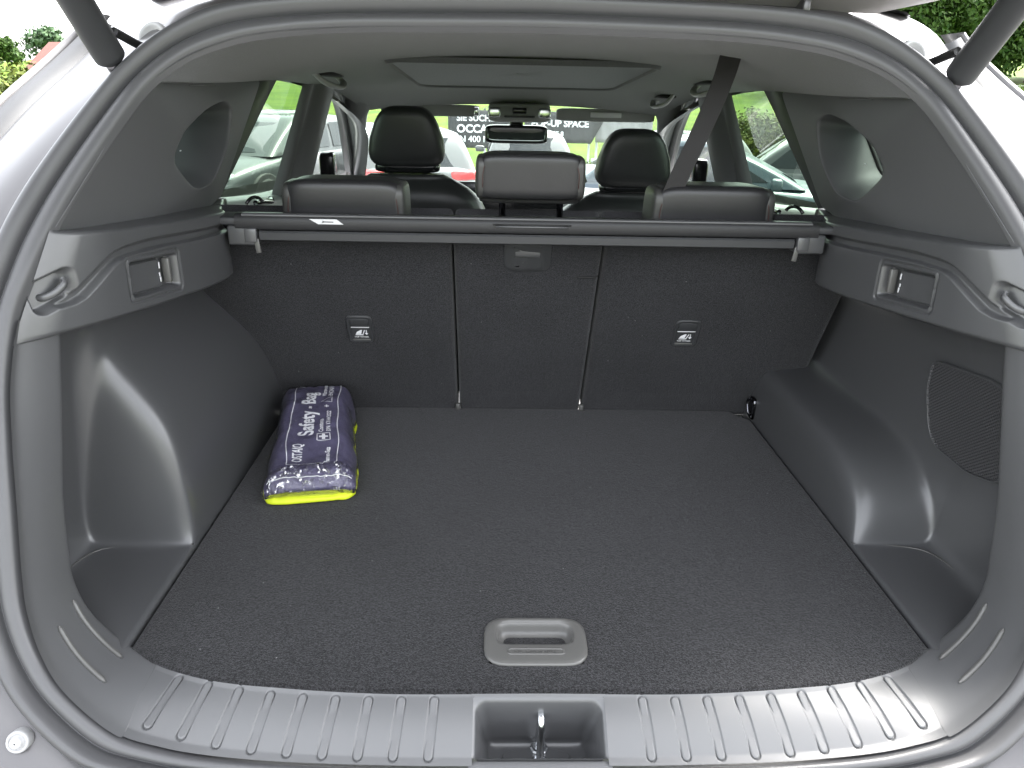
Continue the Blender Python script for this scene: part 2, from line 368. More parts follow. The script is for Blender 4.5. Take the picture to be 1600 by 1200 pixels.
# roof skin
rows = []
for y, zc, xe, ze in ((1.38, .908, .66, .865), (1.6, .925, .66, .87), (2.0, .935, .66, .865), (2.4, .92, .645, .845), (2.7, .875, .62, .80), (2.9, .795, .59, .735), (2.99, .735, .57, .69)):
    rows.append([Vector((x*xe, y, ze+(zc-ze)*(1-abs(x)**2.6))) for x in [k/10 for k in range(-10, 11)]])
part('roof', loft(rows), 'paint', car, sub=1)
for s in (1, -1):
    rr = [[Vector((x, y, z)) for x, z in ((xe, ze), (xe+.03, ze-.04), (xe+.02, ze-.1), (xe-.03, ze-.11))] for y, xe, ze in ((1.45, .66, .865), (1.6, .655, .87), (2.0, .655, .865), (2.4, .64, .845), (2.7, .615, .80), (2.9, .585, .735), (3.0, .57, .69), (3.4, .66, .52), (3.75, .74, .36))]
    part('roof_rail', mxv(loft(rr), s), 'paint', car, sub=1)
# rear bumper top
rows = [[Vector((x, y+ (abs(x)/.9)**4*.10, z)) for x in [k*.09 for k in range(-10, 11)]] for y, z in ((.66, -.085), (.64, -.105), (.56, -.112), (.53, -.13), (.52, -.25), (.53, -.45))]
part('bumper', loft(rows), 'matte', car, sub=1)
# bonnet beyond the windscreen
rows = [[Vector((x*xe, y, z-.03*abs(x)**3)) for x in [k/6 for k in range(-6, 7)]] for y, z, xe in ((3.72, .31, .74), (3.9, .29, .76), (4.3, .24, .76), (4.6, .16, .72), (4.68, .0, .70), (4.7, -.4, .70))]
part('bonnet', loft(rows), 'paint', car, sub=1)

# ---- tailgate, hinged on the roof, rising towards the camera
tg = []
def tgp(x, t, h): # t 0 hinge .. 1 tip ; h above the inner face
    a = Vector((0, 1.335, .862)); b = Vector((0, .42, 1.27)); p = a.lerp(b, t); nrm = Vector((0, .41, .915)); return Vector((x, p.y, p.z))+nrm*h
xs = [k/12 for k in range(-12, 13)]
hw = lambda t: interp(t, [0, .03, .1, .5, .8, 1], [.60, .66, .70, .72, .70, .60])
out_, inn = [], []
for t in (0, .02, .06, .15, .3, .5, .7, .85, .95, 1):
    inn.append([tgp(x*hw(t), t, .012*(abs(x) > .93)+.035*max(0, abs(x)-.9)*10*(.06 < t)) for x in xs])
    out_.append([tgp(x*(hw(t)+.02), t, .10-.03*abs(x)**3) for x in xs])
tgate = part('tailgate', join(loft(inn), loft(out_), loft([[r[0] for r in inn], [r[0] for r in out_]]), loft([[r[-1] for r in inn], [r[-1] for r in out_]]), loft([inn[0], out_[0]]), loft([inn[-1], out_[-1]])), 'paint_lit', car, auto=35)
for x in (-.42, .42, 0):
    part('hinge_rib', box(tgp(x, .02, -.006), (.012, .05, .03), .003), 'paint', tgate)
part('tailgate_lining', loft([[tgp(x*(hw(t)-.08), t, -.014+.01*(abs(x) > .95)) for x in xs] for t in (.1, .14, .4, .7, .92)]), 'trim', tgate)
for s in (1, -1):
    a = Vector((.614*s, 1.183, .752)); b = Vector((.622*s, .815, 1.11)); d = (b-a).normalized()
    st = part('lift_strut', tube([a+d*x for x in (.018, .0185, .022, .03, .25, .42, .44, .46)], lambda t: .0215 if t > .25 and t < .8 else (.0185 if .1 < t <= .25 else .010), 20), 'trim2', car)
    part('ball_joint', join(sbox(a+d*.004, (.024, .026, .026), 1, 5), tube([a+Vector((-.02*s, .03, -.004)), a+d*.004], .006, 8), tube([a+d*.0, a+d*.03], .009, 10)), 'darkmetal', st)
    # power lead and grommet
    part('cable', tube(spl([a+d*.05+Vector((-.012*s, .02, .012)), a+Vector((-.02*s, .06, .03)), a+Vector((-.035*s, .09, .032)), a+Vector((-.06*s, .13, .03))], 14), .0065, 8), 'matte', st)
    gq = a+Vector((-.018*s, .10, .045)); R_ = Vector((.2*s, -.75, .3)).to_track_quat('Z', 'Y').to_matrix()
    part('grommet', frame(lambda v: gq+R_@v, lathe([(.026, -.012), (.026, .004), (.022, .008), (.018, .006), (.014, -.002), (.004, -.004)], 24, 'z')), 'grey', car)

# ---- load sill with carved slots and separate ribs
def ringp(t, u):
    a, b = spc(SI, t), spc(EC, min(13, t)); p = a.lerp(b, u)
    side = sm(4.5, 8, t)
    p.z += .005*math.sin(math.pi*min(1, u*1.1))*(1-side); p.x -= .004*math.sin(math.pi*u)*side
    if u < .12: p.z += .004*(1-u/.12)*(1-side); p.x -= .006*(1-u/.12)*side
    return p
RIBS = []
for k in range(9):
    f = k/8; xa = .136+(.478-.136)*f; xb = .140+(.491-.140)*f
    RIBS.append(((xb, .7005+.024*f**3.2), (xa, .7565+.034*f**3.0)))
def segd(p, a, b):
    a, b = Vector(a), Vector(b); d = b-a; t = max(0, min(1, (p-a).dot(d)/d.dot(d))); return (p-a-d*t).length
def t_of_x(x):
    lo, hi = 0, 6
    for _ in range(30):
        m_ = (lo+hi)/2
        if spc(SI, m_).x < x: lo = m_
        else: hi = m_
    return lo
sill_surf = {}
NU, NW = 620, 64
x0, x1 = .0855, .512
ts = [t_of_x(x0+(x1-x0)*i/NU) for i in range(NU+1)]
base = [[ringp(t, j/NW) for j in range(NW+1)] for t in ts]
V = []
for row in base:
    for p in row:
        q = Vector((p.x, p.y)); dep = 0
        k = int((p.x-.138)/.0435+.5)
        for kk in (k-1, k, k+1):
            if 0 <= kk < 9:
                dd = segd(q, *RIBS[kk])
                if dd < .0075: dep = max(dep, .0022*sm(.0070, .0060, dd))
        V.append(p-Vector((0, 0, dep)))
F = []
for i in range(NU):
    for j in range(NW):
        a = i*(NW+1)+j; F.append((a, a+1, a+NW+2, a+NW+1))
def sill_z(x, y):
    i = max(0, min(NU, int((x-x0)/(x1-x0)*NU+.5))); r = base[i]
    for j in range(NW):
        if r[j+1].y >= y: f = (y-r[j].y)/(r[j+1].y-r[j].y); return r[j].z+(r[j+1].z-r[j].z)*f
    return r[-1].z
sill = []
for s in (1, -1):
    o = part('sill_trim', mxv((V, F), s), 'sill', car); sill.append(o)
    for a, b in RIBS:
        ol = capsule2(a, b, .0050, 7); c = (Vector(a)+Vector(b))/2
        def lift(h, shr): return [Vector(((p.x+(c.x-p.x)*0)*1, p.y, sill_z(p.x, p.y)+h)) for p in capsule2(a, b, .0050-shr, 7)]
        rows = [lift(-.0018, 0), lift(-.0002, 0), lift(.0002, .0004), lift(.0005, .0018)]
        part('rib', mxv(loft(rows, True, False, True), s), 'sill', o, auto=40)
    # outer ring from the sill up the side of the aperture
    rows = []
    for i in range(71):
        t = ts[-1]+.004+(13-ts[-1]-.004)*i/70; e = spc(EC, t); o2 = sm(5, 8, t)
        rows.append([ringp(t, u) for u in (-.03, .0, .03, .08, .14, .25, .4, .55, .7, .85, .94)]+[e+Vector((.001, .004, -.002)), e+Vector((.012*o2+.002, .012, -.006)), e+Vector((.05*o2, .02, -.012-.02*(1-o2)))])
    rg = part('aperture_trim', mxv(loft(rows), s), 'sill', car, sub=1)
    # two curved beads
    for (ta, tb, u) in ((5.55, 7.25, .40), (5.6, 7.55, .80)):
        pts = [ringp(ta+(tb-ta)*i/30, u)+Vector((-.0012, 0, .0012)) for i in range(31)]
        part('bead', mxv(tube(pts, lambda q: .0034*min(1, .35+min(q, 1-q)*12), 8), s), 'grip', rg)
# sill centre strip + striker well
def rp3(y0, y1, xa, xb, z0, z1, r):
    return [Vector((p.x, p.y, z0+(z1-z0)*(p.y-y0)/(y1-y0))) for p in rpoly([(-xa, y0), (xa, y0), (xb, y1), (-xb, y1)], [.004, .004, r, r], 6)]
wz = lambda y: ringp(.6, max(0, min(1, (y-.690)/.078))).z
well = [rp3(.697, .7605, .0865, .0870, wz(.697)+.0006, wz(.7605)+.0006, .004), rp3(.6985, .7585, .0830, .0835, wz(.6985)-.001, wz(.7585)-.001, .012), rp3(.700, .7568, .081, .0815, wz(.70)-.005, wz(.7568)-.005, .014), rp3(.702, .768, .0735, .0745, -.085, -.060, .012),
        rp3(.704, .784, .067, .0675, -.108, -.103, .01), rp3(.707, .782, .063, .0635, -.112, -.111, .009), rp3(.72, .775, .05, .05, -.1125, -.1125, .008), rp3(.745, .75, .004, .004, -.1125, -.1125, .001)]
wl = part('striker_well', loft(well, True, False, True), 'trim', car)
part('sill_strip', loft([[Vector((x, .683, -.056)), Vector((x, .69, -.050)), Vector((x, .6975, -.0495))] for x in [-.09+k*.01 for k in range(19)]]), 'sill', car)
part('sill_bridge', loft([[Vector((x, y, wz(y)+.0006)) for y in (.7605, .763, .766, .769)] for x in [-.088+k*.011 for k in range(17)]]), 'sill', car)
el = [(math.cos(q)*.046, .760+math.sin(q)*.0145) for q in [2*math.pi*k/40 for k in range(40)]]
part('striker_plate', prism(el, -.113, -.1095, .001), 'trim', wl, auto=30)
sp = [Vector((.004, .776, -.118)), Vector((.004, .7755, -.060)), Vector((.004, .773, -.042)), Vector((.004, .767, -.0375)), Vector((.004, .757, -.0375)), Vector((.004, .751, -.042)), Vector((.004, .7485, -.060)), Vector((.004, .748, -.118))]
stk = part('striker', tube(spl(sp, 36), .0052, 12, upd=(1, 0, 0)), 'chrome', car)
part('striker_nut', join(*[frame(lambda v: v+Vector((.004, y_, -.1085)), lathe([(.0125, -.002), (.0125, .002), (.010, .003), (.009, .006), (.004, .006)], 8, 'z')) for y_ in (.748, .772)]), 'chrome', stk, smooth=False)

# ---- side trim: lower wall with wheel arch
XB = ([.945, .97, 1.0, 1.06, 1.2, 1.35, 1.43, 1.50, 1.66], [.668, .648, .628, .604, .578, .564, .569, .60, .65])
ZB = ([.945, 1.06, 1.2, 1.35, 1.6], [.42, .414, .405, .395, .385])
ZT = ([.945, 1.06, 1.15, 1.25, 1.55], [.547, .539, .533, .526, .505])
bx_ = lambda y: sint(y, *XB)
OPEN = [(.569, -.03), (.567, .004), (.58, .003), (.60, .003), (.62, .003), (.65, .003), (.69, .004), (.705, .012), (.713, .05), (.7125, .25), (.70, .385)]
CL_L = [(.569, -.03), (.567, .002), (.573, .08), (.579, .14), (.585, .175), (.60, .222), (.64, .285), (.665, .32), (.678, .345), (.68, .365), (.68, .39)]
CL_R = [(.569, -.03), (.567, .002), (.570, .085), (.5735, .116), (.583, .131), (.605, .137), (.66, .142), (.695, .147), (.7085, .158), (.7125, .27), (.70, .385)]
KL = [(.838, 0), (.95, 0), (1.05, 0), (1.086, .0), (1.092, .06), (1.102, .42), (1.11, .78), (1.122, .95), (1.15, 1), (1.3, 1), (1.5, 1), (1.74, 1)]
KR = [(.838, 0), (.95, 0), (1.06, 0), (1.100, .0), (1.105, .05), (1.113, .25), (1.128, .48), (1.153, .68), (1.195, .85), (1.25, .94), (1.33, .985), (1.45, 1), (1.74, 1)]
side_parts = {}
part('floor_tray', loft([[Vector((x, y, -.034+.006*(y < .8))) for x in (-.73, -.4, 0, .4, .73)] for y in (.792, .85, 1.2, 1.76)]), 'trim2', car)
for s, CL, K in ((-1, CL_L, KL), (1, CL_R, KR)):
    rows = []
    for y, k in K:
        zb = sint(y, *ZB); sec = []
        for (a, b), (c, d) in zip(OPEN, CL):
            if s < 0 and a > .68: a += .027*sm(.30, .05, b)+.008
            sec.append(Vector((a+(c-a)*k, y, b+(d-b)*k)))
        sec += [Vector((bx_(max(y, .96))+.05, y, zb-.004)), Vector((bx_(max(y, .96))+.012, y, zb-.002))]
        rows.append([Vector((p.x, max(p.y, interp(p.z, [-.05, .07, .16, .30, .45], [.69, .75, .79, .852, .924])+.045), p.z)) if p.y < 1.02 else p for p in sec])
    o = part('side_trim', mxv(loft(rows), s), 'trim', car, sub=3, label='lower side trim over the %s wheel arch' % ('tall' if s < 0 else 'low rounded'))
    side_parts[s] = o
    yb = 1.086 if s < 0 else 1.1; xo = .735 if s < 0 else .70
    part('ledge_edge', mxv(tube(spl([(.569, yb+.007, .0052), (.62, yb+.002, .0052), (xo-.035, yb-.006, .0055), (xo-.010, yb-.026, .0075), (xo+.000, yb-.07, .0105), (xo+.002, yb-.12, .0105)], 24), .0013, 6), s), 'grip', o)
# dense upper side panel with carved groove, hook recess and storage pocket
G = [(1.56, .476), (1.36, .487), (1.17, .501), (1.10, .502), (1.065, .4977), (1.03, .478), (1.0, .460), (.975, .457)]
Gs = [Vector((p.x, p.y)) for p in spl([(a, b, 0) for a, b in G], 40)]
def rrect(y, z, yc, zc, hy, hz, r, sk=0):
    z = z-sk*(y-yc); qx, qz = abs(y-yc)-hy+r, abs(z-zc)-hz+r
    return math.hypot(max(qx, 0), max(qz, 0))+min(max(qx, qz), 0)-r
def carve(y, z):
    p = Vector((y, z)); d = 1; sg = 1
    if .95 < y < 1.6:
        for i in range(len(Gs)-1):
            if abs(Gs[i].x-y) < .05:
                dd = segd(p, Gs[i], Gs[i+1])
                if dd < d: d = dd; sg = z-(Gs[i].y+Gs[i+1].y)/2
    w_ = .0125 if sg > 0 else .0075
    dep = .0105*sm(w_, w_*.35, d)*sm(1.58, 1.40, y)
    a = rrect(y, z, .972, .474, .026, .020, .012, .35); dep = max(dep, .016*sm(.003, -.005, a))
    a = rrect(y, z, 1.149, .4565, .066, .0345, .009, -.07)
    dep = max(dep, .0030*sm(.0015, -.0008, a)) if a > -.003 else max(dep, .0008*sm(-.003, -.006, a)*0+.0006)
    if a < -.003:
        b = rrect(y, z, 1.149, .4565, .0585, .027, .006, -.07); dep = .0006+.019*sm(.001, -.004, b)
        lid = rrect(y, z, 1.138, .4565, .040, .0235, .006, -.07)
        dep -= .0085*sm(.001, -.003, lid)
    return dep
NU, NV = 380, 100
for s in (1, -1):
    rows = []
    for i in range(NU+1):
        yc = .958+.717*i/NU; zb, zt = sint(yc, *ZB), sint(yc, *ZT); f = 1-sm(.945, 1.13, yc)
        def P(z, dx=0, dy=0):
            dx *= sm(.955, 1.04, yc); y = yc+(z-.495)*.62*f; return Vector((bx_(yc)-(z-.495)*.22*f+dx, y+dy, z))
        r = [P(zb, .075), P(zb-.0015, .03), P(zb-.001, .012), P(zb+.001, .004)]
        for j in range(NV+1):
            z = zb+.005+(zt-zb-.009)*j/NV; p = P(z); p.x += carve(p.y, p.z); r.append(p)
        r += [P(zt-.0012, .0022), P(zt, .006), P(zt+.002, .03), P(zt+.004, .10)]
        rows.append(r)
    o = part('belt_panel', mxv(loft(rows), s), 'trim', car)
    def bp(y, z, dx): 
        return Vector(((bx_(y)+dx)*s, y, z))
    part('cargo_hook', tube(spl([bp(.966, .466, .014), bp(.966, .467, .002), bp(.973, .472, -.003), bp(.983, .481, -.003), bp(.988, .486, .004)], 20), .0042, 10, flat=1.2), 'trim', o)
    zz = lambda y, z: z-.07*(y-1.149)
    part('pocket_bar', box(bp(1.188, .4555, .008), (.012, .008, .040), .002), 'grip', o)
    for dy, dz, h in ((.012, .010, .010), (.016, -.004, .006), (.013, -.012, .008)):
        part('pocket_mark', box(bp(1.175-dy*.4, .4565+dz, .0088), (.0016, .003, h), .0005), 'sticker', o)
    # shelf on top behind the belt edge is part of the panel; small belt-guide loop stands on it
    lp = [Vector((.545*s, 1.53+.02*math.cos(q), .516+.011*math.sin(q))) for q in [math.pi*k/12 for k in range(13)]]
    part('belt_guide', tube([Vector((p.x+(.02*s)*(i/12-.5), p.y, p.z)) for i, p in enumerate(lp)], .0035, 8), 'black', o)
# loudspeaker cover and tie-down eye on the low-arch side, hinge pins on the tall side
sc = side_parts[1]
ol = [(1.20, .315), (1.205, .26), (1.18, .195), (1.155, .172), (1.06, .17), (.985, .19), (.99, .33), (1.05, .335)]
ol = [Vector((p.x, p.y)) for p in rpoly([Vector(p) for p in ol], .02, 4)]
def spk(dx, k): 
    c = Vector((1.09, .25)); return [Vector((interp(c.y+(p.y-c.y)*k, [.1, .2, .26, .31, .345], [.7135, .7125, .7095, .7055, .702])-.0025-dx-.004*sm(1.12, 1.2, c.x+(p.x-c.x)*k), c.x+(p.x-c.x)*k, c.y+(p.y-c.y)*k)) for p in ol]
gr = part('speaker_grille', loft([spk(-.006, 1), spk(.004, 1), spk(.0055, .985), spk(.0035, .97), spk(.0035, .8), spk(.0035, .6), spk(.0035, .4), spk(.0035, .2), spk(.0035, .004)], True), 'grille', sc, smooth=False)
part('grille_frame', loft([spk(.0, 1.015), spk(.0055, 1.01), spk(.006, .99), spk(.003, .985)], True), 'trim', gr)
part('tie_down', join(sbox((.5665, 1.655, .030), (.012, .034, .056), .5, 5), tube(spl([(.560, 1.645, .012), (.553, 1.643, .022), (.552, 1.655, .045), (.558, 1.665, .05)], 12), .0028, 8)), 'darkmetal', sc)

# ---- rear pillar trim with the deep quarter-window recess
OP = [(.592, 1.565, .706), (.594, 1.48, .693), (.596, 1.415, .673), (.598, 1.365, .655), (.602, 1.325, .624), (.605, 1.33, .606), (.613, 1.42, .551), (.612, 1.51, .557), (.606, 1.60, .62), (.600, 1.625, .69)]
GL = [(.735, 1.66, .70), (.735, 1.56, .70), (.735, 1.45, .692), (.735, 1.36, .667), (.735, 1.28, .62), (.735, 1.27, .595), (.735, 1.40, .568), (.735, 1.575, .585), (.735, 1.64, .635), (.735, 1.70, .675)]
QB = [(.60, 1.62, .752), (.59, 1.40, .752), (.578, 1.25, .752), (.562, 1.148, .742), (.592, 1.10, .672), (.648, .985, .54), (.628, 1.25, .524), (.635, 1.52, .503), (.655, 1.66, .51), (.625, 1.93, .747)]
def cl_spline(P, n):
    m_ = len(P); pts = [P[(i-2) % m_] for i in range(m_+5)]; out = []
    for i in range(n): out.append(spc(pts, 2+m_*i/n))
    return out
N = 90; qb = [None]*N
def rpl(P, it_):
    r_ = []
    for i in range(N):
        t = i/N*10; k = int(t); r_.append(Vector(P[k]).lerp(Vector(P[(k+1) % 10]), t-k))
    for _ in range(it_): r_ = [(r_[i-1]+r_[i]*2+r_[(i+1) % N])/4 for i in range(N)]
    return r_
op, gl = rpl(OP, 7), rpl(GL, 7)
for i in range(N):
    t = i/N*10; k = int(t); qb[i] = Vector(QB[k]).lerp(Vector(QB[(k+1) % 10]), t-k)
front = [1 if (i/N*10 > 7.6 and i/N*10 < 9.9) else 0 for i in range(N)]
for s in (1, -1):
    mid_ = []
    for k_, it_ in ((.10, 10), (.25, 10), (.42, 9), (.6, 6), (.78, 3), (.92, 1)):
        r_ = [o.lerp(q, k_) for o, q in zip(op, qb)]
        for _ in range(it_): r_ = [(r_[i-1]+r_[i]*2+r_[(i+1) % N])/4 for i in range(N)]
        mid_.append(r_)
    rows = [[g.lerp(o, .0) for g, o in zip(gl, op)], [g.lerp(o, .45)+Vector((.0, 0, 0)) for g, o in zip(gl, op)], [g.lerp(o, .8)+Vector((0, 0, 0)) for g, o in zip(gl, op)], [g.lerp(o, .95) for g, o in zip(gl, op)],
            [o+Vector((0, 0, 0))+(o-g)*.0+(q-o)*.01 for g, o, q in zip(gl, op, qb)], *mid_,
            [o.lerp(q, .97) for o, q in zip(op, qb)], [q for q in qb], [q+(Vector((.003, .02, 0)) if 2.4 < i_/N*10 < 5.4 else Vector((.012, .012*f, 0))) for i_, (q, f) in enumerate(zip(qb, front))], [q+(Vector((.006, .05, 0)) if 2.4 < i_/N*10 < 5.4 else Vector((.06, .03*f, 0))) for i_, (q, f) in enumerate(zip(qb, front))]]
    o = part('pillar_trim', mxv(loft(rows, True), s), 'pillar', car, sub=1)
    gk = part('quarter_window', mxv((gl, [tuple(range(N))]), s), 'privacy', car, smooth=False)
    part('window_gasket', mxv(tube(gl+[gl[0]], .005, 8, False), s), 'matte', gk)
    part('trim_clip', sbox(((gl[0].x-.03)*s, 1.60, .607), (.004, .006, .004), .6, 4), 'white', o)

# ---- headliner and what hangs from it
HL = [(1.50, .826, .575, .738), (1.8, .820, .60, .746), (2.0, .808, .606, .753), (2.3, .786, .60, .748), (2.6, .757, .58, .733), (2.75, .735, .56, .705), (2.93, .694, .535, .664)]
rows = [[Vector((0, 1.234, .823)), Vector((.15, 1.232, .821)), Vector((.30, 1.228, .8165)), Vector((.414, 1.218, .806)), Vector((.46, 1.207, .794)), Vector((.515, 1.183, .770)), Vector((.545, 1.16, .745)), Vector((.558, 1.146, .730))]]
rows.append([p+Vector((0, .02, .004)) for p in rows[0]])
for y, zc, xe, ze in HL:
    rows.append([Vector((x*xe, y, ze+(zc-ze)*(1-x**2.6))) for x in (0, .26, .5, .70, .83, .92, .97)]+[Vector((xe+.006, y, ze-.002))])
full = [[Vector((-p.x, p.y, p.z)) for p in reversed(r[1:])]+r for r in rows]
def ceil_z(x, y):
    zc = interp(y, [1.234]+[h[0] for h in HL], [.823]+[h[1] for h in HL]); ze = interp(y, [1.234]+[h[0] for h in HL], [.74]+[h[3] for h in HL]); xe = interp(y, [1.234]+[h[0] for h in HL], [.55]+[h[2] for h in HL])
    return ze+(zc-ze)*(1-min(1, abs(x)/xe)**2.6)
hl = part('headliner', loft(full), 'head', car, sub=2)
bl = rpoly([Vector((-.325, 1.92)), Vector((.325, 1.92)), Vector((.31, 2.60)), Vector((-.31, 2.60))], [.03, .03, .09, .09], 8)
rows = [[Vector((p.x*k, 2.28+(p.y-2.28)*k, ceil_z(p.x*k, 2.28+(p.y-2.28)*k)-d)) for p in bl] for k, d in ((1.03, -.004), (1.015, .009), (1, .010), (.985, .004), (.97, .003), (.6, .003), (.25, .003), (.02, .003))]
part('sunroof_surround', loft(rows[:4], True), 'head', hl)
part('sunroof_blind', loft(rows[3:], True, False, True), 'blind', hl)
for (x, y, l) in ((-.50, 2.16, .10), (.50, 2.16, .10), (.485, 2.66, .08)):
    s = 1 if x > 0 else -1; z = ceil_z(x, y)
    pts = [Vector((x+.03*s, y-l, ceil_z(x+.03*s, y-l)+.004)), Vector((x+.006*s, y-l*.8, z-.020)), Vector((x-.012*s, y-l*.3, z-.030)), Vector((x-.016*s, y+l*.3, z-.030)), Vector((x-.010*s, y+l*.8, z-.018)), Vector((x+.012*s, y+l, ceil_z(x, y+l)+.004))]
    part('grab_handle', tube(spl(pts, 24), .0105, 12, flat=.6), 'grey', hl)
    part('handle_recess', sbox((x+.012*s, y, z+.001), (.06, l*1.9, .012), .4, 6), 'matte', hl)
for s, y in ((1, 1.30), (-1, 1.30)):
    part('curtain_seam', join(tube([Vector((s*.560, 1.20, .7345)), Vector((s*.567, 1.34, .7345))], .0009, 6), tube([Vector((s*.568, 1.33, .7315)), Vector((s*.574, 1.47, .7325))], .0009, 6)), 'grip', hl)
for x0_, x1_, zt_, zb_ in ((-.49, -.125, .690, .648), (.16, .53, .686, .640)):
    v = part('sun_visor', sbox(((x0_+x1_)/2, 2.955, (zt_+zb_)/2), (x1_-x0_, .02, zt_-zb_), .25, 8), 'visor', car)
    if x0_ > 0: part('visor_label', box((.345, 2.940, .664), (.115, .003, .018), .0008), 'sticker', v)
    else: part('visor_clip', box((-.137, 2.938, .668), (.018, .012, .03), .004), 'chrome', v)
cs = part('overhead_console', sbox((.02, 2.90, .668), (.225, .12, .066), .3, 8), 'visor', car)
for x in (-.07, .11): part('map_lamp', sbox((x, 2.838, .668), (.045, .02, .034), .4, 6), 'chrome', cs)
part('console_switch', box((.02, 2.836, .675), (.05, .012, .02), .003), 'black', cs)
part('console_slot', box((.02, 2.838, .655), (.11, .008, .006), .002), 'black', cs)
mr = part('rear_view_mirror', sbox((.013, 2.95, .590), (.235, .05, .066), .3, 10), 'black', car)
part('mirror_glass', sbox((.013, 2.927, .590), (.215, .006, .050), .3, 8, None, Matrix.Rotation(rad(-9), 3, 'X')), 'mirror', mr)
part('mirror_stem', box((.013, 2.97, .635), (.05, .06, .05), .01), 'black', mr)
# windscreen, front pillars, doors
part('windscreen', ([Vector((-.56, 2.97, .69)), Vector((.56, 2.97, .69)), Vector((.72, 3.74, .33)), Vector((-.72, 3.74, .33))], [(0, 1, 2, 3)]), 'screen', car, smooth=False)
for s in (1, -1):
    A = spl([(.50, 2.90, .685), (.535, 2.95, .652), (.56, 3.06, .60), (.61, 3.26, .52), (.68, 3.62, .36)], 14); B = spl([(.565, 2.78, .70), (.60, 2.95, .65), (.625, 3.12, .585), (.665, 3.32, .50), (.73, 3.66, .35)], 14)
    rows = [[a+Vector((.02, .04, .03)) for a in A], A, [a.lerp(b, .3)+Vector((-.01, -.015, 0)) for a, b in zip(A, B)], [a.lerp(b, .75)+Vector((-.004, -.01, -.004)) for a, b in zip(A, B)], B, [b+Vector((.03, .03, .01)) for b in B]]
    part('front_pillar', mxv(loft(rows), s), 'head', car, sub=1)
    # middle pillar: layered trims between rear and front door glass
    top, bot = .748, .30
    def pil(z, pts): k = (z-.43)/(.745-.43); return [Vector((x1+(x2-x1)*k, y, z)) for (x1, x2, y) in pts]
    rows = [pil(z, [(.735, .615, 2.30), (.712, .600, 2.305), (.700, .590, 2.325), (.706, .596, 2.345), (.690, .580, 2.36), (.665, .560, 2.385), (.655, .552, 2.43), (.66, .556, 2.48), (.685, .575, 2.515), (.735, .615, 2.53)]) for z in (bot, .40, .48, .56, .64, .70, .742, .77)]
    part('middle_pillar', mxv(loft(rows), s), 'pillar', car, sub=1)
    # door inner trims: window ledge and panel
    rows = []
    for y in (1.66, 1.8, 2.0, 2.31, 2.6, 3.0, 3.4, 3.7):
        z = interp(y, [1.66, 1.81, 2.32, 3.0, 3.7], [.492, .484, .43, .40, .34])
        rows.append([Vector((.80, y, z-.002)), Vector((.735, y, z)), Vector((.715, y, z-.001)), Vector((.700, y, z-.01)), Vector((.690, y, z-.05)), Vector((.70, y, z-.2)), Vector((.70, y, -.35))])
    d = part('door_trim', mxv(loft(rows), s), 'pillar', car, sub=1)
    part('door_lever', tube(spl([(.69*s, 2.14, .445), (.676*s, 2.10, .442), (.675*s, 2.02, .452), (.68*s, 1.97, .455)], 12), .007, 8), 'black', d)
    g = lambda y, z: Vector((.735-(z-.43)*.38, y, z))
    part('door_window', mxv(([g(1.80, .48), g(2.03, .765), g(2.31, .765), g(2.31, .42)], [(0, 1, 2, 3)]), s), 'sideglass', car, smooth=False)
    part('door_window', mxv(([g(2.50, .41), g(2.50, .755), g(2.80, .72), g(3.10, .62), g(3.55, .38)], [(0, 1, 2, 3, 4)]), s), 'screen', car, smooth=False)
    # rear-door frame strip between pillar trim and glass
    rows = [[g(1.72, .47)+Vector((.02, 0, 0)), g(1.90, .70)+Vector((.02, 0, 0)), g(1.97, .775)+Vector((.02, 0, 0))], [g(1.765, .47)+Vector((-.01, 0, 0)), g(1.945, .70)+Vector((-.01, 0, 0)), g(2.01, .775)+Vector((-.01, 0, 0))], [g(1.80, .47), g(1.975, .70), g(2.035, .775)]]
    part('door_frame', mxv(loft(rows), s), 'trim', car)
    rows = [[g(y, .745)+Vector((dx, 0, dz)) for y in (1.95, 2.1, 2.3, 2.5, 2.7, 2.8)] for dx, dz in ((.03, .03), (-.012, .022), (-.012, .008), (.0, .004))]
    part('window_header', mxv(loft(rows), s), 'trim', car)
    rows = [[p+Vector((dx, 0, dz)) for p in spl([(.62, 2.72, .745), (.625, 2.85, .70), (.655, 3.1, .61), (.70, 3.4, .46), (.73, 3.6, .36)], 14)] for dx, dz in ((.03, .02), (-.014, .012), (-.014, -.004), (.004, -.012))]
    part('door_frame', mxv(loft(rows), s), 'trim', car)
    # front belt height adjuster on the pillar
    part('belt_anchor', join(sbox((.615*s, 2.56, .50), (.05, .05, .085), .4, 6), tube([(.612*s, 2.575, .47), (.618*s, 2.58, .36)], .022, 8, flat=.15)), 'black', car)
# dashboard
rows = [[Vector((x, y+.06*(x/.7)**2, z+.02*math.cos(x*3))) for x in [k*.07 for k in range(-10, 11)]] for y, z in ((3.20, -.2), (3.15, .22), (3.15, .29), (3.19, .315), (3.4, .315), (3.75, .30))]
db = part('dashboard', loft(rows), 'trim2', car, sub=1)
part('display_screen', box((-.12, 3.10, .345), (.62, .02, .11), .006), 'black', db)
part('air_vent', box((.36, 3.13, .31), (.30, .02, .035), .005), 'grey', db)
part('accent_line', box((.36, 3.118, .285), (.30, .006, .004), .001), 'stitch', db)
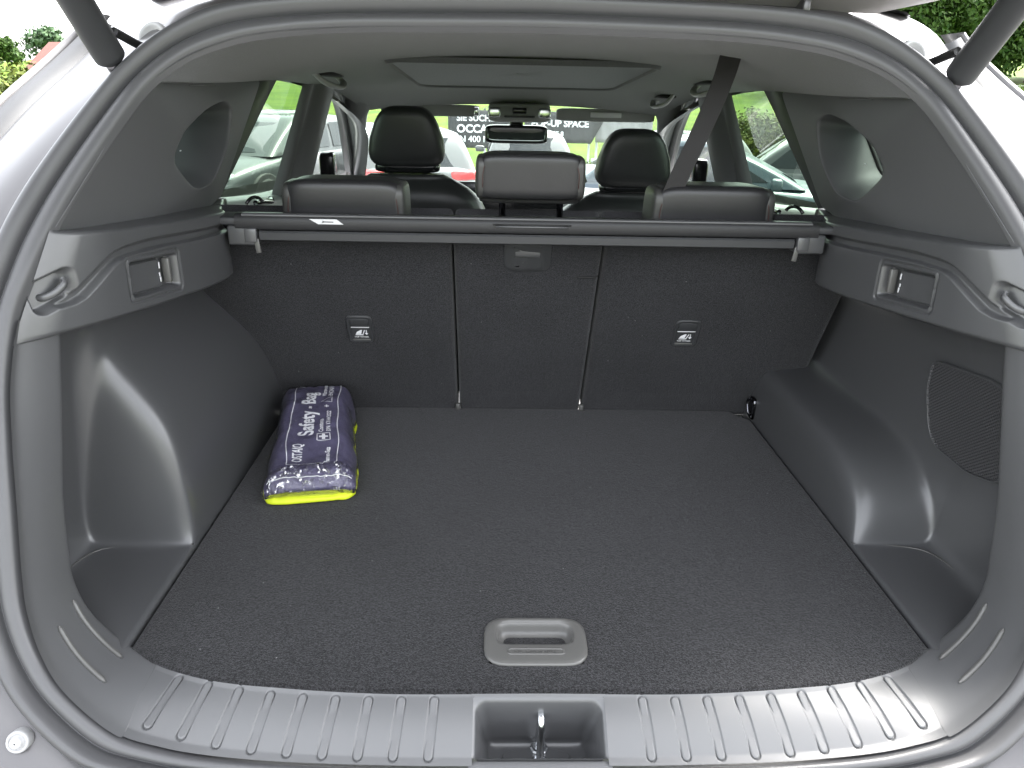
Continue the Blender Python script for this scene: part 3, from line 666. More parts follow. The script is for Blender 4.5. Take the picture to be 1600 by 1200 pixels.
# front seats
for x, zt, dz in ((-.335, .689, 0), (.362, .637, -.045)):
    bk = []
    for k in range(19):
        z = -.25+(.495+dz+.25)*(k/18)
        f = (k/18); hw_ = .25 if f < .8 else .25*math.sqrt(max(0.02, 1-((f-.8)/.2)**2.3*.80))
        th = .085*(1 if f < .9 else math.sqrt(max(.05, 1-((f-.9)/.1)**2*.9)))
        row = []
        for q in [2*math.pi*j/28 for j in range(28)]:
            cx, sy_ = math.cos(q), math.sin(q); row.append(Vector((x+math.copysign(abs(cx)**.6, cx)*hw_, 2.42-(z-.3)*.18+math.copysign(abs(sy_)**.7, sy_)*th, z)))
        bk.append(row)
    fs = part('front_seat', loft(bk, True, True, True), 'leather', car, sub=1)
    def tp(p):
        k = (p.z+.09)/.18; p.x *= (1.04-.05*k if k < .3 else 1.025-.40*((k-.3)/.7)**1.5); p.y += -.015*k; return p
    zc = zt-.087
    h = part('headrest', sbox((x, 2.40, zc), (.226, .105, .178), .42, 12, tp), 'leather', fs)
    part('headrest_base', sbox((x, 2.405, zc-.088), (.20, .085, .035), .45, 8), 'black', fs)
    for dx in (-.052, .052): part('headrest_post', tube([(x+dx, 2.40, zc-.15), (x+dx, 2.39, zc-.095)], .0075, 10), 'chrome', fs)

# ---- rear seat backs (carpeted, three sections)
TL = math.tan(rad(27.5)); LEAN = Matrix.Rotation(rad(27.5), 3, 'X')
def sb(x, h, d=0):  # point on the seat back: x across, h height in z, d out of the face towards the boot
    n = Vector((0, -math.cos(rad(27.5)), -math.sin(rad(27.5)))); return Vector((x, 1.708-h*TL, h))+n*d
def slab(xa, xb, zt, puff):
    rows = []
    for k, (ins, d) in enumerate(((.0, -.11), (0, -.022), (.0012, -.011), (.0045, -.0035), (.010, -.0006), (.018, .0), (.04, .001), (.08, puff))):
        ol_ = rpoly([Vector((xa+ins, -.02+ins)), Vector((xb-ins, -.02+ins)), Vector((xb-ins, zt-ins)), Vector((xa+ins, zt-ins))], .012, 4)
        rows.append([sb(p.x, p.y, d) for p in ol_])
    return loft(rows, True, True, True)
seats = []
for xa, xb, lab in ((-.68, -.1505, 'wide carpeted seat back beside the safety bag'), (-.1465, .1525, 'narrow centre seat back with the release catch'), (.157, .68, 'wide carpeted seat back beside the low wheel arch')):
    seats.append(part('rear_seat_back', slab(xa, xb, .455, .003), 'seatcarpet', car, auto=50, label=lab))
nS = Vector((0, -math.cos(rad(27.5)), -math.sin(rad(27.5)))); uS = Vector((0, -math.sin(rad(27.5)), math.cos(rad(27.5))))
def sloc(x, h): 
    o_ = sb(x, h); return lambda v: o_+Vector((1, 0, 0))*v.x+uS*v.y+nS*v.z
def rr2(w_, h_, r, dx=0, dy=0): return rpoly([Vector((-w_/2+dx, -h_/2+dy)), Vector((w_/2+dx, -h_/2+dy)), Vector((w_/2+dx, h_/2+dy)), Vector((-w_/2+dx, h_/2+dy))], r, 5)
for k, x in ((0, -.357), (2, .363)):
    f = sloc(x, .243); st = seats[k]
    o1, o2 = rr2(.056, .080, .014), rr2(.043, .064, .010)
    rows = [[(p.x, p.y, -.002) for p in o1], [(p.x, p.y, .0055) for p in o1], [(p.x*.94, p.y*.95, .0072) for p in o1], [(p.x, p.y, .006) for p in o2], [(p.x, p.y, .0035) for p in o2], [(p.x*.02, p.y*.02, .0035) for p in o2]]
    tf = part('tether_cover', frame(f, loft(rows, True)), 'trim2', st, auto=40)
    part('cover_edge', frame(f, box((0, .006, .005), (.040, .0022, .003), .0006)), 'sticker', tf)
    part('cover_flap', frame(f, box((0, .019, .0045), (.040, .024, .003), .001)), 'trim2', tf)
    # printed child-seat symbol and wording
    ic = join(prism([Vector(p) for p in ((-.012, -.016), (-.009, -.010), (.000, -.004), (.003, -.004), (.0, -.016))], .0035, .0042, .0002), frame(lambda v: v, box((-.004, -.0185, .004), (.017, .002, .0007), 0)),
              frame(lambda v: v, box((.0055, -.012, .004), (.0018, .016, .0007), 0, Matrix.Rotation(-.35, 3, 'Z'))), box((.012, -.010, .004), (.0016, .012, .0007), 0),
              prism([Vector(p) for p in ((.0085, -.0135), (.0155, -.0135), (.012, -.019))], .0035, .0042, .0002))
    part('symbol', frame(f, ic), 'white', tf, smooth=False)
    part('lettering', frame(f, frame(lambda v: Vector((v.x, v.y-.0265, v.z+.0042)), text('TOP TETHER', .0054, 'CENTER', bold=.0001))), 'white', tf, smooth=False)
    part('cover_lip', frame(f, box((0, -.0315, .0055), (.040, .003, .004), .001)), 'grip', tf)
# release catch on the centre section
f = sloc(.002, .432)
o1 = rpoly([Vector((-.047, -.045)), Vector((.047, -.045)), Vector((.047, .05)), Vector((-.047, .05))], [.025, .025, .003, .003], 8)
o2 = rpoly([Vector((-.026, -.030)), Vector((.026, -.030)), Vector((.026, .018)), Vector((-.026, .018))], [.010, .010, .002, .002], 6)
rows = [[(p.x, p.y, -.001) for p in o1], [(p.x, p.y, .0025) for p in o1], [(p.x*.96, p.y*.96, .004) for p in o1], [(p.x*1.05, p.y*1.05, .004) for p in o2], [(p.x, p.y, .0025) for p in o2], [(p.x*.97, p.y*.97, -.004) for p in o2], [(p.x*.05, p.y*.05, -.004) for p in o2]]
rc = part('release_catch', frame(f, loft(rows, True)), 'trim2', seats[1], auto=40)
rows = [[(x, y, z) for x in [-.0245+k*.0049 for k in range(11)]] for y, z in ((.016, -.002), (.012, .002), (.0, .0055), (-.004, .0065), (-.008, .004), (-.012, -.003))]
part('catch_lever', frame(f, loft(rows)), 'trim', rc, sub=1)
part('catch_lip', frame(f, tube(spl([(-.0245, -.016, .001), (-.012, -.0205, .002), (0, -.022, .0025), (.012, -.0205, .002), (.0245, -.016, .001)], 16), .0014, 6)), 'grip', rc)
part('belt_slot', frame(sloc(.125, .381), join(box((0, 0, .002), (.036, .0035, .004), .0012), tube([(.016, .001, .002), (.024, .005, .003)], .0018, 6))), 'matte', seats[1])
for x in (-.150, .155): part('hinge_cover', box((x, 1.700, .008), (.011, .012, .016), .003), 'grip', seats[1])
# rear headrests
def hr(x, y, zc, sx, sy_, sz, st, side):
    tpr = lambda p: Vector((p.x*(1-.10*max(0, p.z/sz+.1)), p.y-.12*p.z, p.z))
    h = part('headrest', sbox((x, y, zc), (sx, sy_, sz), .30, 14, tpr), 'leather', st)
    for sg in (-1, 1):
        part('headrest_side', sbox((x+sg*(sx/2-.014), y+.002, zc-.003), (.034, sy_*.96, sz*.93), .42, 8, tpr), 'leather_side', h)
        pts = [Vector((x+sg*(sx/2-.012-.03*max(0, t)**2*.5), y-sy_/2*.985+(abs(t)**3)*sy_*.35-.12*t*sz*.47, zc+t*sz*.47)) for t in [-.95+k*.1 for k in range(20)]]
        part('seam', tube(pts, .0008, 6), 'stitch', h)
    return h
hr(-.353, 1.505, .512, .232, .115, .122, seats[0], 0); hr(.358, 1.505, .512, .236, .115, .122, seats[2], 0)
hc = hr(.003, 1.50, .582, .206, .105, .088, seats[1], 1)
part('headrest_sleeve', sbox((.003, 1.515, .540), (.20, .075, .022), .35, 6), 'matte', hc)
part('sleeve_flap', box((.104, 1.50, .588), (.006, .05, .035), .003, Matrix.Rotation(-.4, 3, 'Y')), 'matte', hc)
for x in (-.050, .064): part('headrest_post', tube([(x, 1.49, .44), (x, 1.505, .545)], .0065, 12), 'darkmetal', hc)
# roof-mounted centre belt
def strap(pts, wv, th):
    P = spl(pts, 24); W = Vector(wv)/2; T = Vector((0, th, 0)); return loft([[p-W, p+W, p+W+T, p-W+T] for p in P], True, True, True)
blt = part('centre_belt', strap([(.372, 1.50, .815), (.352, 1.475, .755), (.318, 1.458, .67), (.283, 1.452, .585), (.258, 1.46, .50)], (.043, 0, .012), .0014), 'belt', car, smooth=False)

# ================================================================== boot floor board
fl = thing('cargo_floor', 'flat black carpeted boot floor board with a grey pull handle', 'floor board', (0, 1.25, -.03))
half = [(0, .764), (.2, .764), (.349, .773), (.442, .787), (.515, .814), (.5635, .846), (.564, 1.1), (.564, 1.45), (.564, 1.652), (.545, 1.672), (.528, 1.7065), (.3, 1.7085), (0, 1.7085)]
R1 = [Vector((p.x, p.y)) for p in spl([(a, b, 0) for a, b in half[:6]], 40)]+[Vector(p) for p in half[6:]]
ol = R1+[Vector((-p.x, p.y)) for p in reversed(R1[1:-1])]
ORI = 1 if sum(ol[i-1].x*ol[i].y-ol[i].x*ol[i-1].y for i in range(len(ol))) > 0 else -1
def offs(ol_, d):
    out = []; n = len(ol_)
    for i in range(n):
        a = (ol_[i]-ol_[i-1]); b = (ol_[(i+1) % n]-ol_[i]); t = (a.normalized()+b.normalized())
        if t.length < 1e-6: t = b
        t.normalize(); out.append(ol_[i]+Vector((-t.y, t.x))*d*ORI)
    return out
rows = [[(p.x, p.y, z) for p in offs(ol, d)] for d, z in ((0, -.014), (0, -.004), (.0008, -.0018), (.002, -.0006), (.0045, 0))]
c0 = Vector((0, .8575)); no_ = len(ol)
def hole_pt(p):
    d = (Vector((p[0], p[1]))-c0).normalized(); return c0+d*min(.066/max(1e-6, abs(d.x)), .0435/max(1e-6, abs(d.y)))
rows.append([(*hole_pt(p), 0) for p in rows[-1]]); rows.append([(p[0], p[1], -.012) for p in rows[-1]])
part('carpet_board', loft(rows, True, True, False), 'carpet', fl, auto=60)
# pull handle: dished plate set into the carpet
def hol(w_, h_, r, dy=0): return [c0+Vector((p.x, p.y+dy)) for p in rr2(w_, h_, r)]
o1 = hol(.146, .098, .034)
rows = [[(p.x, p.y, .0005) for p in o1], [(p.x, p.y, .0030) for p in o1], [(c0.x+(p.x-c0.x)*.97, c0.y+(p.y-c0.y)*.96, .0042) for p in o1]]
o2 = hol(.112, .046, .020, .014)
rows += [[(p.x, p.y, .0045) for p in hol(.130, .080, .028)], [(p.x, p.y, .0040) for p in hol(.119, .052, .023, .014)], [(p.x, p.y, .0036) for p in o2]]
rows += [[(p.x, p.y, z) for p in hol(w_, h_, r_, .014+dy_)] for w_, h_, r_, dy_, z in ((.1105, .0445, .0195, 0, .0022), (.108, .042, .019, 0, -.002), (.1055, .0395, .018, 0, -.008), (.100, .034, .016, 0, -.0125), (.085, .022, .011, -.002, -.0148), (.05, .009, .004, -.004, -.0155), (.006, .001, .0005, -.004, -.0155))]
hd = part('pull_handle', loft(rows, True), 'grip', fl)
part('embossed_frame', loft([[(p.x, p.y, z) for p in hol(w_, h_, .005, -.024)] for w_, h_, z in ((.080, .0125, .0043), (.079, .0115, .0052), (.077, .0095, .0052), (.076, .0085, .0043))], True), 'grip', hd)
part('embossed_text', frame(lambda v: Vector((v.x, v.y+c0.y-.0268, v.z+.0046)), text('Max. Capacity 100kg', .0072, 'CENTER', .0006)), 'grip', hd, smooth=False)

# ================================================================== retractable cover
cv = thing('cargo_cover', 'black roller cargo cover cassette spanning behind the rear seats', 'cargo cover', (0, 1.41, .445))
def bar(sec, xa, xb, n=2):
    return loft([[Vector((x, y, z)) for y, z in sec] for x in [xa+(xb-xa)*k/n for k in range(n+1)]], True, True, True)
part('cassette', bar([(1.383, .4885), (1.380, .492), (1.379, .505), (1.381, .511), (1.386, .515), (1.394, .516), (1.45, .510), (1.455, .50), (1.452, .488)], -.538, .538, 4), 'cassette', cv, auto=40)
part('top_edge', bar([(1.381, .5125), (1.384, .5165), (1.394, .5178), (1.394, .5155)], -.525, .525, 4), 'trim', cv)
part('end_bar', bar([(1.392, .4665), (1.387, .469), (1.385, .482), (1.388, .4855), (1.41, .4865), (1.44, .484), (1.44, .467)], -.497, .497, 4), 'trim2', cv, auto=40)
part('pull_grip', join(bar([(1.377, .4995), (1.375, .5015), (1.377, .5035), (1.382, .5035), (1.382, .4995)], -.062, .070), ), 'trim', cv)
part('grip_slot', bar([(1.3785, .5035), (1.3775, .505), (1.3785, .5065), (1.382, .506)], -.068, .076), 'matte', cv)
stl = part('warning_sticker', ([Vector((x, 1.3795-.0014, z)) for x, z in ((-.402, .5095), (-.352, .5095), (-.340, .5005), (-.386, .5005))], [(3, 2, 1, 0)]), 'sticker', cv, smooth=False)
part('sticker_mark', ([Vector((x, 1.3795-.0022, z)) for x, z in ((-.379, .507), (-.374, .5055), (-.358, .5055), (-.358, .5040), (-.374, .5040), (-.380, .5025), (-.377, .505))], [(6, 5, 4, 3, 2, 1, 0)]), 'matte', stl, smooth=False)
for s in (1, -1):
    e = part('end_cap', join(box((.528*s, 1.412, .477), (.052, .06, .036), .004), box((.511*s, 1.383, .478), (.022, .012, .026), .002)), 'trim', cv)
    part('end_arm', sbox((.558*s, 1.415, .503), (.075, .07, .016), .35, 6), 'trim2', cv)
    part('stop_tab', box((.501*s, 1.383, .4585), (.009, .004, .027), .0012, Matrix.Rotation(.12*s, 3, 'Y')), 'grip', cv)

# ================================================================== safety bag
bag = thing('safety_bag', 'purple Safety Bag pouch wrapped in clear plastic with a yellow vest beneath', 'safety bag', (-.43, 1.45, 0))
BF, BB = Vector((-.408, 1.245, 0)), Vector((-.470, 1.612, 0)); BU = (BB-BF).normalized(); BL = (BB-BF).length; BV = Vector((BU.y, -BU.x, 0))
def bagtop(u, v):   # u 0..1 front to back, v -1..1 across (left to right)
    th = .050+.046*sm(0, .9, u)
    e = (1-abs(v)**8)**.5*(1-max(0, (.10-u)/.10)**2.2*.55)*(1-max(0, (u-.95)/.05)**2*.4)
    wr = .0035*noise.noise(Vector((u*9, v*2.2, 1.3)))+.002*noise.noise(Vector((u*26+v*6, v*7, 4.1)))+.0045*noise.noise(Vector((u*30, v*9, 8)))*max(0, 1-u/.22)
    return max(.006, th*e+wr*e)
def bp_(u, v, h=None, dh=0, grow=0):
    hw_ = (.082+.004*math.sin(u*7)+.002*math.sin(u*23))*(1-.06*max(0, u-.8))+grow
    p = BF+BU*(u*(BL+2*grow)-grow)+BV*(v*hw_); p.z = (bagtop(max(0, min(1, u)), v) if h is None else h)+dh; return p
def shell(dh, grow, z0, nu=70, nv=44):
    rows = []
    for i in range(nu+1):
        u = i/nu; r = [bp_(u, -1+2*j/nv, None, dh, grow) for j in range(nv+1)]
        r[0].z = max(r[0].z*.5, z0+.012); r[-1].z = max(r[-1].z*.5, z0+.012)
        lo = [Vector((p.x, p.y, z0)) for p in (r[-1], r[0])]
        rows.append(r+lo)
    V, F = loft(rows, True, True, True); return V, F
part('pouch', shell(0, 0, .012), 'purple', bag)
# folded hi-vis vest sticking out underneath
rows = []
for k, (g_, z) in enumerate(((-.02, .002), (.006, .002), (.0105, .005), (.011, .010), (.007, .0150), (-.01, .016))):
    r = []
    for i in range(96):
        q = 2*math.pi*i/96; cu, cv_ = math.cos(q), math.sin(q)
        uu = .5+.5*math.copysign(abs(cu)**.25, cu); vv = math.copysign(abs(cv_)**.25, cv_)
        gg = g_*((1 if abs(vv) < .93 else .5) if uu < .12 else (.30 if vv > .6 else .02))+.004*noise.noise(Vector((q*4, k*.3, 0)))
        p = bp_(uu, vv, z, 0, 0); d = (p-(BF+BB)/2); d.z = 0
        dr = (BU*(-1 if uu < .5 else 1)*max(0, abs(uu-.5)-.3)*5+BV*vv*max(0, abs(vv)-.5)*2)
        p += dr*gg; p.z = z+.005*noise.noise(Vector((q*5, 2.2, k*.5)))*(z > .01); r.append(p)
    rows.append(r)
part('folded_vest', loft(rows, True, True, True), 'hivis', bag)
part('plastic_wrap', shell(.0022, .0035, .014), 'wrap', bag)
part('wrap_seam', tube([bp_(.045, -.9+1.8*k/30, None, .0035, .002) for k in range(31)], .0009, 6), 'sticker', bag)
# crumpled end of the wrap
rows = []
for i in range(27):
    u = -.012+.15*i/26; r = []
    for j in range(46):
        v = -.93+1.86*j/45; k_ = 1-sm(.08, .138, u); q = bp_(max(0, u), v, None, .003)+BU*min(0, u)*BL
        q.z += (.007*noise.noise(Vector((u*95, v*17, 3)))+.005*noise.noise(Vector((u*200, v*40, 9))))*k_ + .002*k_
        q += BU*.004*noise.noise(Vector((u*120, v*25, 5)))*k_; q.z = max(.016, q.z); r.append(q)
    rows.append(r)
part('crumpled_wrap', loft(rows), 'crinkle', bag, smooth=False)
# printing, laid on the pouch: text x runs from front to back, text y points left
def onbag(vf, u0, v0, h=.0012):
    return [bp_(u0+p[0]/BL, v0-p[1]/.082, None, h) for p in vf[0]], vf[1]
def bline(pts, w_=.0017):
    out = []
    P = []
    for (a, b), (c, d) in zip(pts[:-1], pts[1:]):
        n_ = max(2, int(math.hypot((c-a)*BL, (d-b)*.082)/.006)); P += [(a+(c-a)*k/n_, b+(d-b)*k/n_) for k in range(n_)]
    P.append(pts[-1]); rows = []
    for i, (a, b) in enumerate(P):
        a2, b2 = P[min(i+1, len(P)-1)]; a1, b1 = P[max(i-1, 0)]; du, dv = (a2-a1)*BL, (b2-b1)*.082; l = math.hypot(du, dv) or 1
        nu_, nv_ = -dv/l*w_/2, du/l*w_/2
        rows.append([bp_(a+nu_/BL, b+nv_/.082, None, .0016), bp_(a-nu_/BL, b-nv_/.082, None, .0016)])
    return loft(rows)
def sub2(vf):
    bm = bmesh.new(); vs = [bm.verts.new(v) for v in vf[0]]
    for q in vf[1]:
        try: bm.faces.new([vs[i] for i in q])
        except ValueError: pass
    bmesh.ops.triangulate(bm, faces=bm.faces[:]); bmesh.ops.subdivide_edges(bm, edges=[e for e in bm.edges if e.calc_length() > .006], cuts=2, use_grid_fill=True)
    bmesh.ops.triangulate(bm, faces=bm.faces[:]); bm.verts.index_update()
    r = [v.co.copy() for v in bm.verts], [tuple(v.index for v in f_.verts) for f_ in bm.faces]; bm.free(); return r
for nm, body, size, u, v, b_ in (('large_lettering', 'Safety - Bag', .044, .40, .02, .0011), ('lettering', 'OSTAIQ', .026, .165, -.20, .0005), ('small_lettering', 'Contents', .0135, .42, .265, .0003), ('small_lettering', 'DIN 13164:2022', .0125, .42, .445, .0003),
                           ('small_lettering', 'Warnweste', .0125, .80, .30, .0003), ('small_lettering', 'EN 20471', .0135, .80, .47, .0003), ('small_lettering', 'Pannen-Sets', .0125, .145, .43, .0004)):
    t_ = text(body, size, bold=b_)
    sx_ = {'Safety - Bag': .80, 'OSTAIQ': .62, 'DIN 13164:2022': .9, 'Pannen-Sets': .85}.get(body, .9)
    t_ = ([Vector((p.x*sx_, p.y, 0)) for p in t_[0]], t_[1])
    part(nm, onbag(sub2(t_), u, v, .0016), 'white', bag, smooth=False)
part('printed_frame', join(bline([(.16, .34), (.135, .28), (.14, -.52), (.42, -.60), (.955, -.52), (.965, -.3)]), bline([(.13, .53), (.145, .60), (.955, .66), (.985, .60), (.99, .5)])), 'white', bag, smooth=False)
part('first_aid_mark', join(bline([(.345, .12), (.345, .42), (.405, .42), (.405, .12), (.345, .12)]), onbag(box((0, 0, 0), (.006, .017, .0002), 0), .375, .27, .0017), onbag(box((0, 0, 0), (.017, .006, .0002), 0), .375, .27, .0019)), 'white', bag, smooth=False)
part('warning_mark', bline([(.715, .48), (.735, .18), (.78, .48), (.715, .48)], .0014), 'white', bag, smooth=False)
part('plus_mark', join(onbag(box((0, 0, 0), (.003, .010, .0002), 0), .675, .33, .0017), onbag(box((0, 0, 0), (.010, .003, .0002), 0), .675, .33, .0019)), 'white', bag, smooth=False)

# ================================================================== OUTSIDE
def lot_z(y): return GZ-.04*max(-6, min(16, y))
def terr(x, y):
    z = lot_z(y)-.006
    a_ = -x/max(6, y); sl_ = .09-.048*sm(.42, .55, a_)
    z += sl_*max(0, y-21)+.012*max(0, -x-16)*(1 if y > 6 else max(0, y+2)/8)+.05*max(0, min(20, x-12))*sm(4, 20, y)
    if y > 24 or abs(x) > 18: z += .25*noise.noise(Vector((x*.05, y*.05, 0)))
    return z
def grassmat(name, a, b, sc_):
    m, t, p = nodes(name); L = t.links.new; tc = t.nodes.new('ShaderNodeTexCoord'); n = t.nodes.new('ShaderNodeTexNoise'); n.inputs['Scale'].default_value = sc_; n.inputs['Detail'].default_value = 8
    c = t.nodes.new('ShaderNodeValToRGB'); c.color_ramp.elements[0].position = .35; c.color_ramp.elements[1].position = .65
    c.color_ramp.elements[0].color = (*a, 1); c.color_ramp.elements[1].color = (*b, 1); L(tc.outputs['Object'], n.inputs['Vector']); L(n.outputs['Fac'], c.inputs[0]); L(c.outputs[0], p.inputs['Base Color'])
    p.inputs['Roughness'].default_value = .9; p.inputs['Specular IOR Level'].default_value = .1
    return m
M['grass'] = grassmat('meadow_grass', (.034, .070, .004), (.074, .114, .006), 1.2)
M['asphalt'] = mat('asphalt', (.13, .128, .124), .9, bump=(60, .4, .01), var=(2, .15))
M['leafA'] = grassmat('yellow_green_leaves', (.03, .05, .008), (.095, .108, .015), 3)
M['leafB'] = grassmat('green_leaves', (.018, .045, .009), (.045, .082, .014), 3)
M['leafC'] = grassmat('far_leaves', (.03, .06, .03), (.06, .10, .045), 1)
for k_ in ('leafA', 'leafB', 'leafC'):
    M[k_].node_tree.nodes['Principled BSDF'].inputs['Roughness'].default_value = .6
M['bark'] = mat('bark', (.07, .05, .035), .9, bump=(40, .6, .01))
M['tile'] = mat('red_roof_tiles', (.10, .034, .025), .8, var=(3, .2), bump=(12, .5, .05))
M['render'] = mat('house_render', (.18, .15, .12), .9, var=(1, .1))
M['banner'] = mat('grey_banner', (.036, .038, .040), .8, var=(30, .12))
M['bannerw'] = mat('white_banner', (.26, .26, .26), .7)
M['steel'] = mat('galvanised_steel', (.45, .46, .47), .5, metal=.6)
M['carglass'] = mat('dark_car_glass', (.006, .009, .011), .08, spec=.35)
M['tyre'] = mat('tyre_rubber', (.02, .02, .02), .8)
M['rim'] = mat('alloy', (.45, .46, .47), .35, metal=.8)
M['red'] = mat('red_lamp', (.55, .03, .03), .2, coat=.5)
M['lamp'] = mat('clear_lamp', (.6, .63, .65), .1, coat=.5)
def paint(name, c, metal=.2): return mat(name, c, .35, metal=metal, coat=.25)
# ground: one sheet to the horizon
V, F = [], []; gx = [-420, -250, -150, -100]+[k*4 for k in range(-18, 19)]+[100, 150, 250, 420]; gy = [-300, -150, -60, -30]+[-16+k*3 for k in range(40)]+[110, 130, 160, 220, 320, 450]
for y in gy:
    for x in gx: V.append((x, y, terr(x, min(y, 130))-(.02*max(0, y-130))))
n = len(gx)
for j in range(len(gy)-1):
    for i in range(n-1): F.append((j*n+i, j*n+i+1, (j+1)*n+i+1, (j+1)*n+i))
o = part('ground', (V, F), 'grass', None); o['kind'] = 'structure'
rows = [[Vector((x, y, lot_z(y)+.004)) for x in (-13, -6, 0, 6, 14)] for y in (-9, -6, 0, 6, 12, 16, 20.5)]
o = part('parking_lot', loft(rows), 'asphalt', None); o['kind'] = 'structure'

# ---- parked cars
def wheel_mesh(r):
    return lathe([(r*.66, -.09), (r*.97, -.10), (r, -.06), (r, .06), (r*.97, .10), (r*.66, .09), (r*.64, .03)], 26)
def make_car(label, pos, rot, pm, L=4.3, W=1.8, H=1.52, kind='hatch', glassm='carglass'):
    c = local_thing('parked_car', label, 'car', (pos[0], pos[1], lot_z(pos[1])+.004), rot, 'cars parked around the lot')
    c.rotation_euler = (0, 0, rot)
    k = L/4.3; hw_ = W/2; suv = .10 if kind == 'suv' else 0
    st = [(-2.15, .48, .72, .80), (-2.10, .34, .96, .90), (-1.9, .26, 1.0, .97), (-1.2, .22, .98, 1), (-.2, .22, .95, 1), (.75, .22, .93, 1), (1.25, .22, .88, .985), (1.75, .25, .80, .95), (2.05, .30, .68, .86), (2.15, .38, .56, .74)]
    rows = []
    for x, zb, zt, wf in st:
        zb += suv*.6; zt += suv; h = hw_*wf; mid = (zb+zt)/2
        half_ = [(0, zt+.035), (.5*h, zt+.03), (.85*h, zt+.005), (.97*h, zt-.05), (h, zt-.18), (h*1.0, mid-.05), (h*.985, zb+.10), (h*.9, zb), (0, zb-.0)]
        rows.append([Vector((x*k, -y, z)) for y, z in half_]+[Vector((x*k, y, z)) for y, z in reversed(half_[1:-1])])
    body = part('body', loft(rows, True, True, True), pm, c, sub=2)
    # greenhouse
    bt = .93+suv; xr, xf, tr, tf = (-1.98, 1.02, -1.62, .10) if kind != 'sedan' else (-1.45, .95, -.85, .0)
    def ring_(xa, xb, w_, z, rr_): return [Vector((p.x*k, p.y, z)) for p in rpoly([Vector((xa, -w_)), Vector((xb, -w_*.92)), Vector((xb, w_*.92)), Vector((xa, w_))], rr_, 5)]
    gh = part('cabin', loft([ring_(xr, xf, hw_*.95, bt, .12), ring_((xr+tr)/2, (xf+tf)/2, hw_*.845, (bt+H)/2, .12), ring_(tr, tf, hw_*.74, H-.07, .14), ring_(tr+.08, tf-.1, hw_*.66, H-.02, .18), ring_(tr+.35, tf-.4, hw_*.4, H, .2)], True, False, True), pm, c, sub=1)
    def gp(x_f, side, z_f, out=.022):  # x_f 0 rear..1 front, on the cabin side
        xa, xb = xr+(tr-xr)*z_f, xf+(tf-xf)*z_f; w_ = (hw_*.945+(hw_*.745-hw_*.945)*z_f)+out; x = xa+(xb-xa)*x_f
        return Vector((x*k, side*w_*(1-.08*x_f), bt+(H-.07-bt)*z_f))
    for sd in (-1, 1):
        for xa, xb, xc, xd in ((.08, .40, .42, .12), (.44, .88, .86, .46)):
            part('side_window', ([gp(xa, sd, .14), gp(xb, sd, .14), gp(xc, sd, .9), gp(xd, sd, .9)], [(0, 1, 2, 3)]), glassm, gh, smooth=False)
        part('door_mirror', sbox((.62*k, sd*(hw_*.98+.06), bt+.06), (.12, .2, .13), .5, 4), pm, gh)
    for nm, xe0, xe1, sg in (('windscreen', xf, tf, 1), ('rear_window', xr, tr, -1)):
        pts = []
        for zf in (.10, .5, .92):
            x = xe0+(xe1-xe0)*zf; w_ = hw_*(.95-.21*zf)*(.84 if sg > 0 else .86); pts.append([Vector(((x+sg*(.03-.055*(abs(v)**3)))*k, v*w_, bt+(H-.07-bt)*zf)) for v in (-1, -.6, 0, .6, 1)])
        part(nm, loft(pts), glassm, gh)
    r = .33+suv*.35
    wm = wheel_mesh(r); 
    for x in (-1.32*k, 1.30*k):
        for sd in (-1, 1):
            part('wheel_arch', frame(lambda v: Vector((v.x+x, v.y*sd+sd*(hw_-.05), v.z+r+.02)), lathe([(r*1.17, -.05), (r*1.17, .056), (r*1.12, .060), (.01, .054)], 28)), 'matte', body)
            wh = part('wheel', frame(lambda v: Vector((v.x+x, v.y+sd*(hw_-.065), v.z+r)), wm), 'tyre', c)
            sp_ = [frame(lambda v: Vector((v.x+x, v.y+sd*(hw_-.0), v.z+r)), lathe([(r*.68, -.04), (r*.68, .028), (r*.62, .024), (r*.60, -.03)], 24))]
            for q in range(5):
                R_ = Matrix.Rotation(q*2*math.pi/5, 3, 'Y'); sp_.append(frame(lambda v: R_@(v+Vector((0, 0, r*.33)))+Vector((x, sd*(hw_+.01), r)), box((0, 0, 0), (.06, .025, r*.62), .004)))
            part('rim', join(*sp_), 'rim', wh)
    for sd in (-1, 1):
        part('headlight', sbox((1.98*k, sd*hw_*.66, .70+suv), (.26, .34, .11), .5, 6, lambda p: Vector((p.x-abs(p.y)*.25*(p.y*sd > 0), p.y, p.z))), 'lamp', c)
        part('tail_light', sbox((-2.04*k, sd*hw_*.72, .90+suv), (.20, .40, .15), .5, 6, lambda p: Vector((p.x+abs(p.y)*.35*(p.y*sd > 0), p.y, p.z))), 'red', c)
    part('number_plate', box((2.16*k, 0, .48+suv), (.02, .48, .10), .004), 'white', c)
    part('number_plate', box((-2.14*k, 0, .62+suv), (.04, .48, .11), .004), 'white', c)
    part('grille', sbox((2.10*k, 0, .42+suv), (.10, 1.0, .20), .4, 6), 'matte', c)
    return c
PW, PS, PB, PG, PD = paint('white_car_paint', (.10, .104, .104), 0), paint('silver_car_paint', (.05, .053, .055), .2), paint('pale_blue_car_paint', (.042, .062, .076), .2), paint('pale_green_grey_car_paint', (.06, .066, .062), .1), paint('graphite_car_paint', (.10, .11, .12), .3)
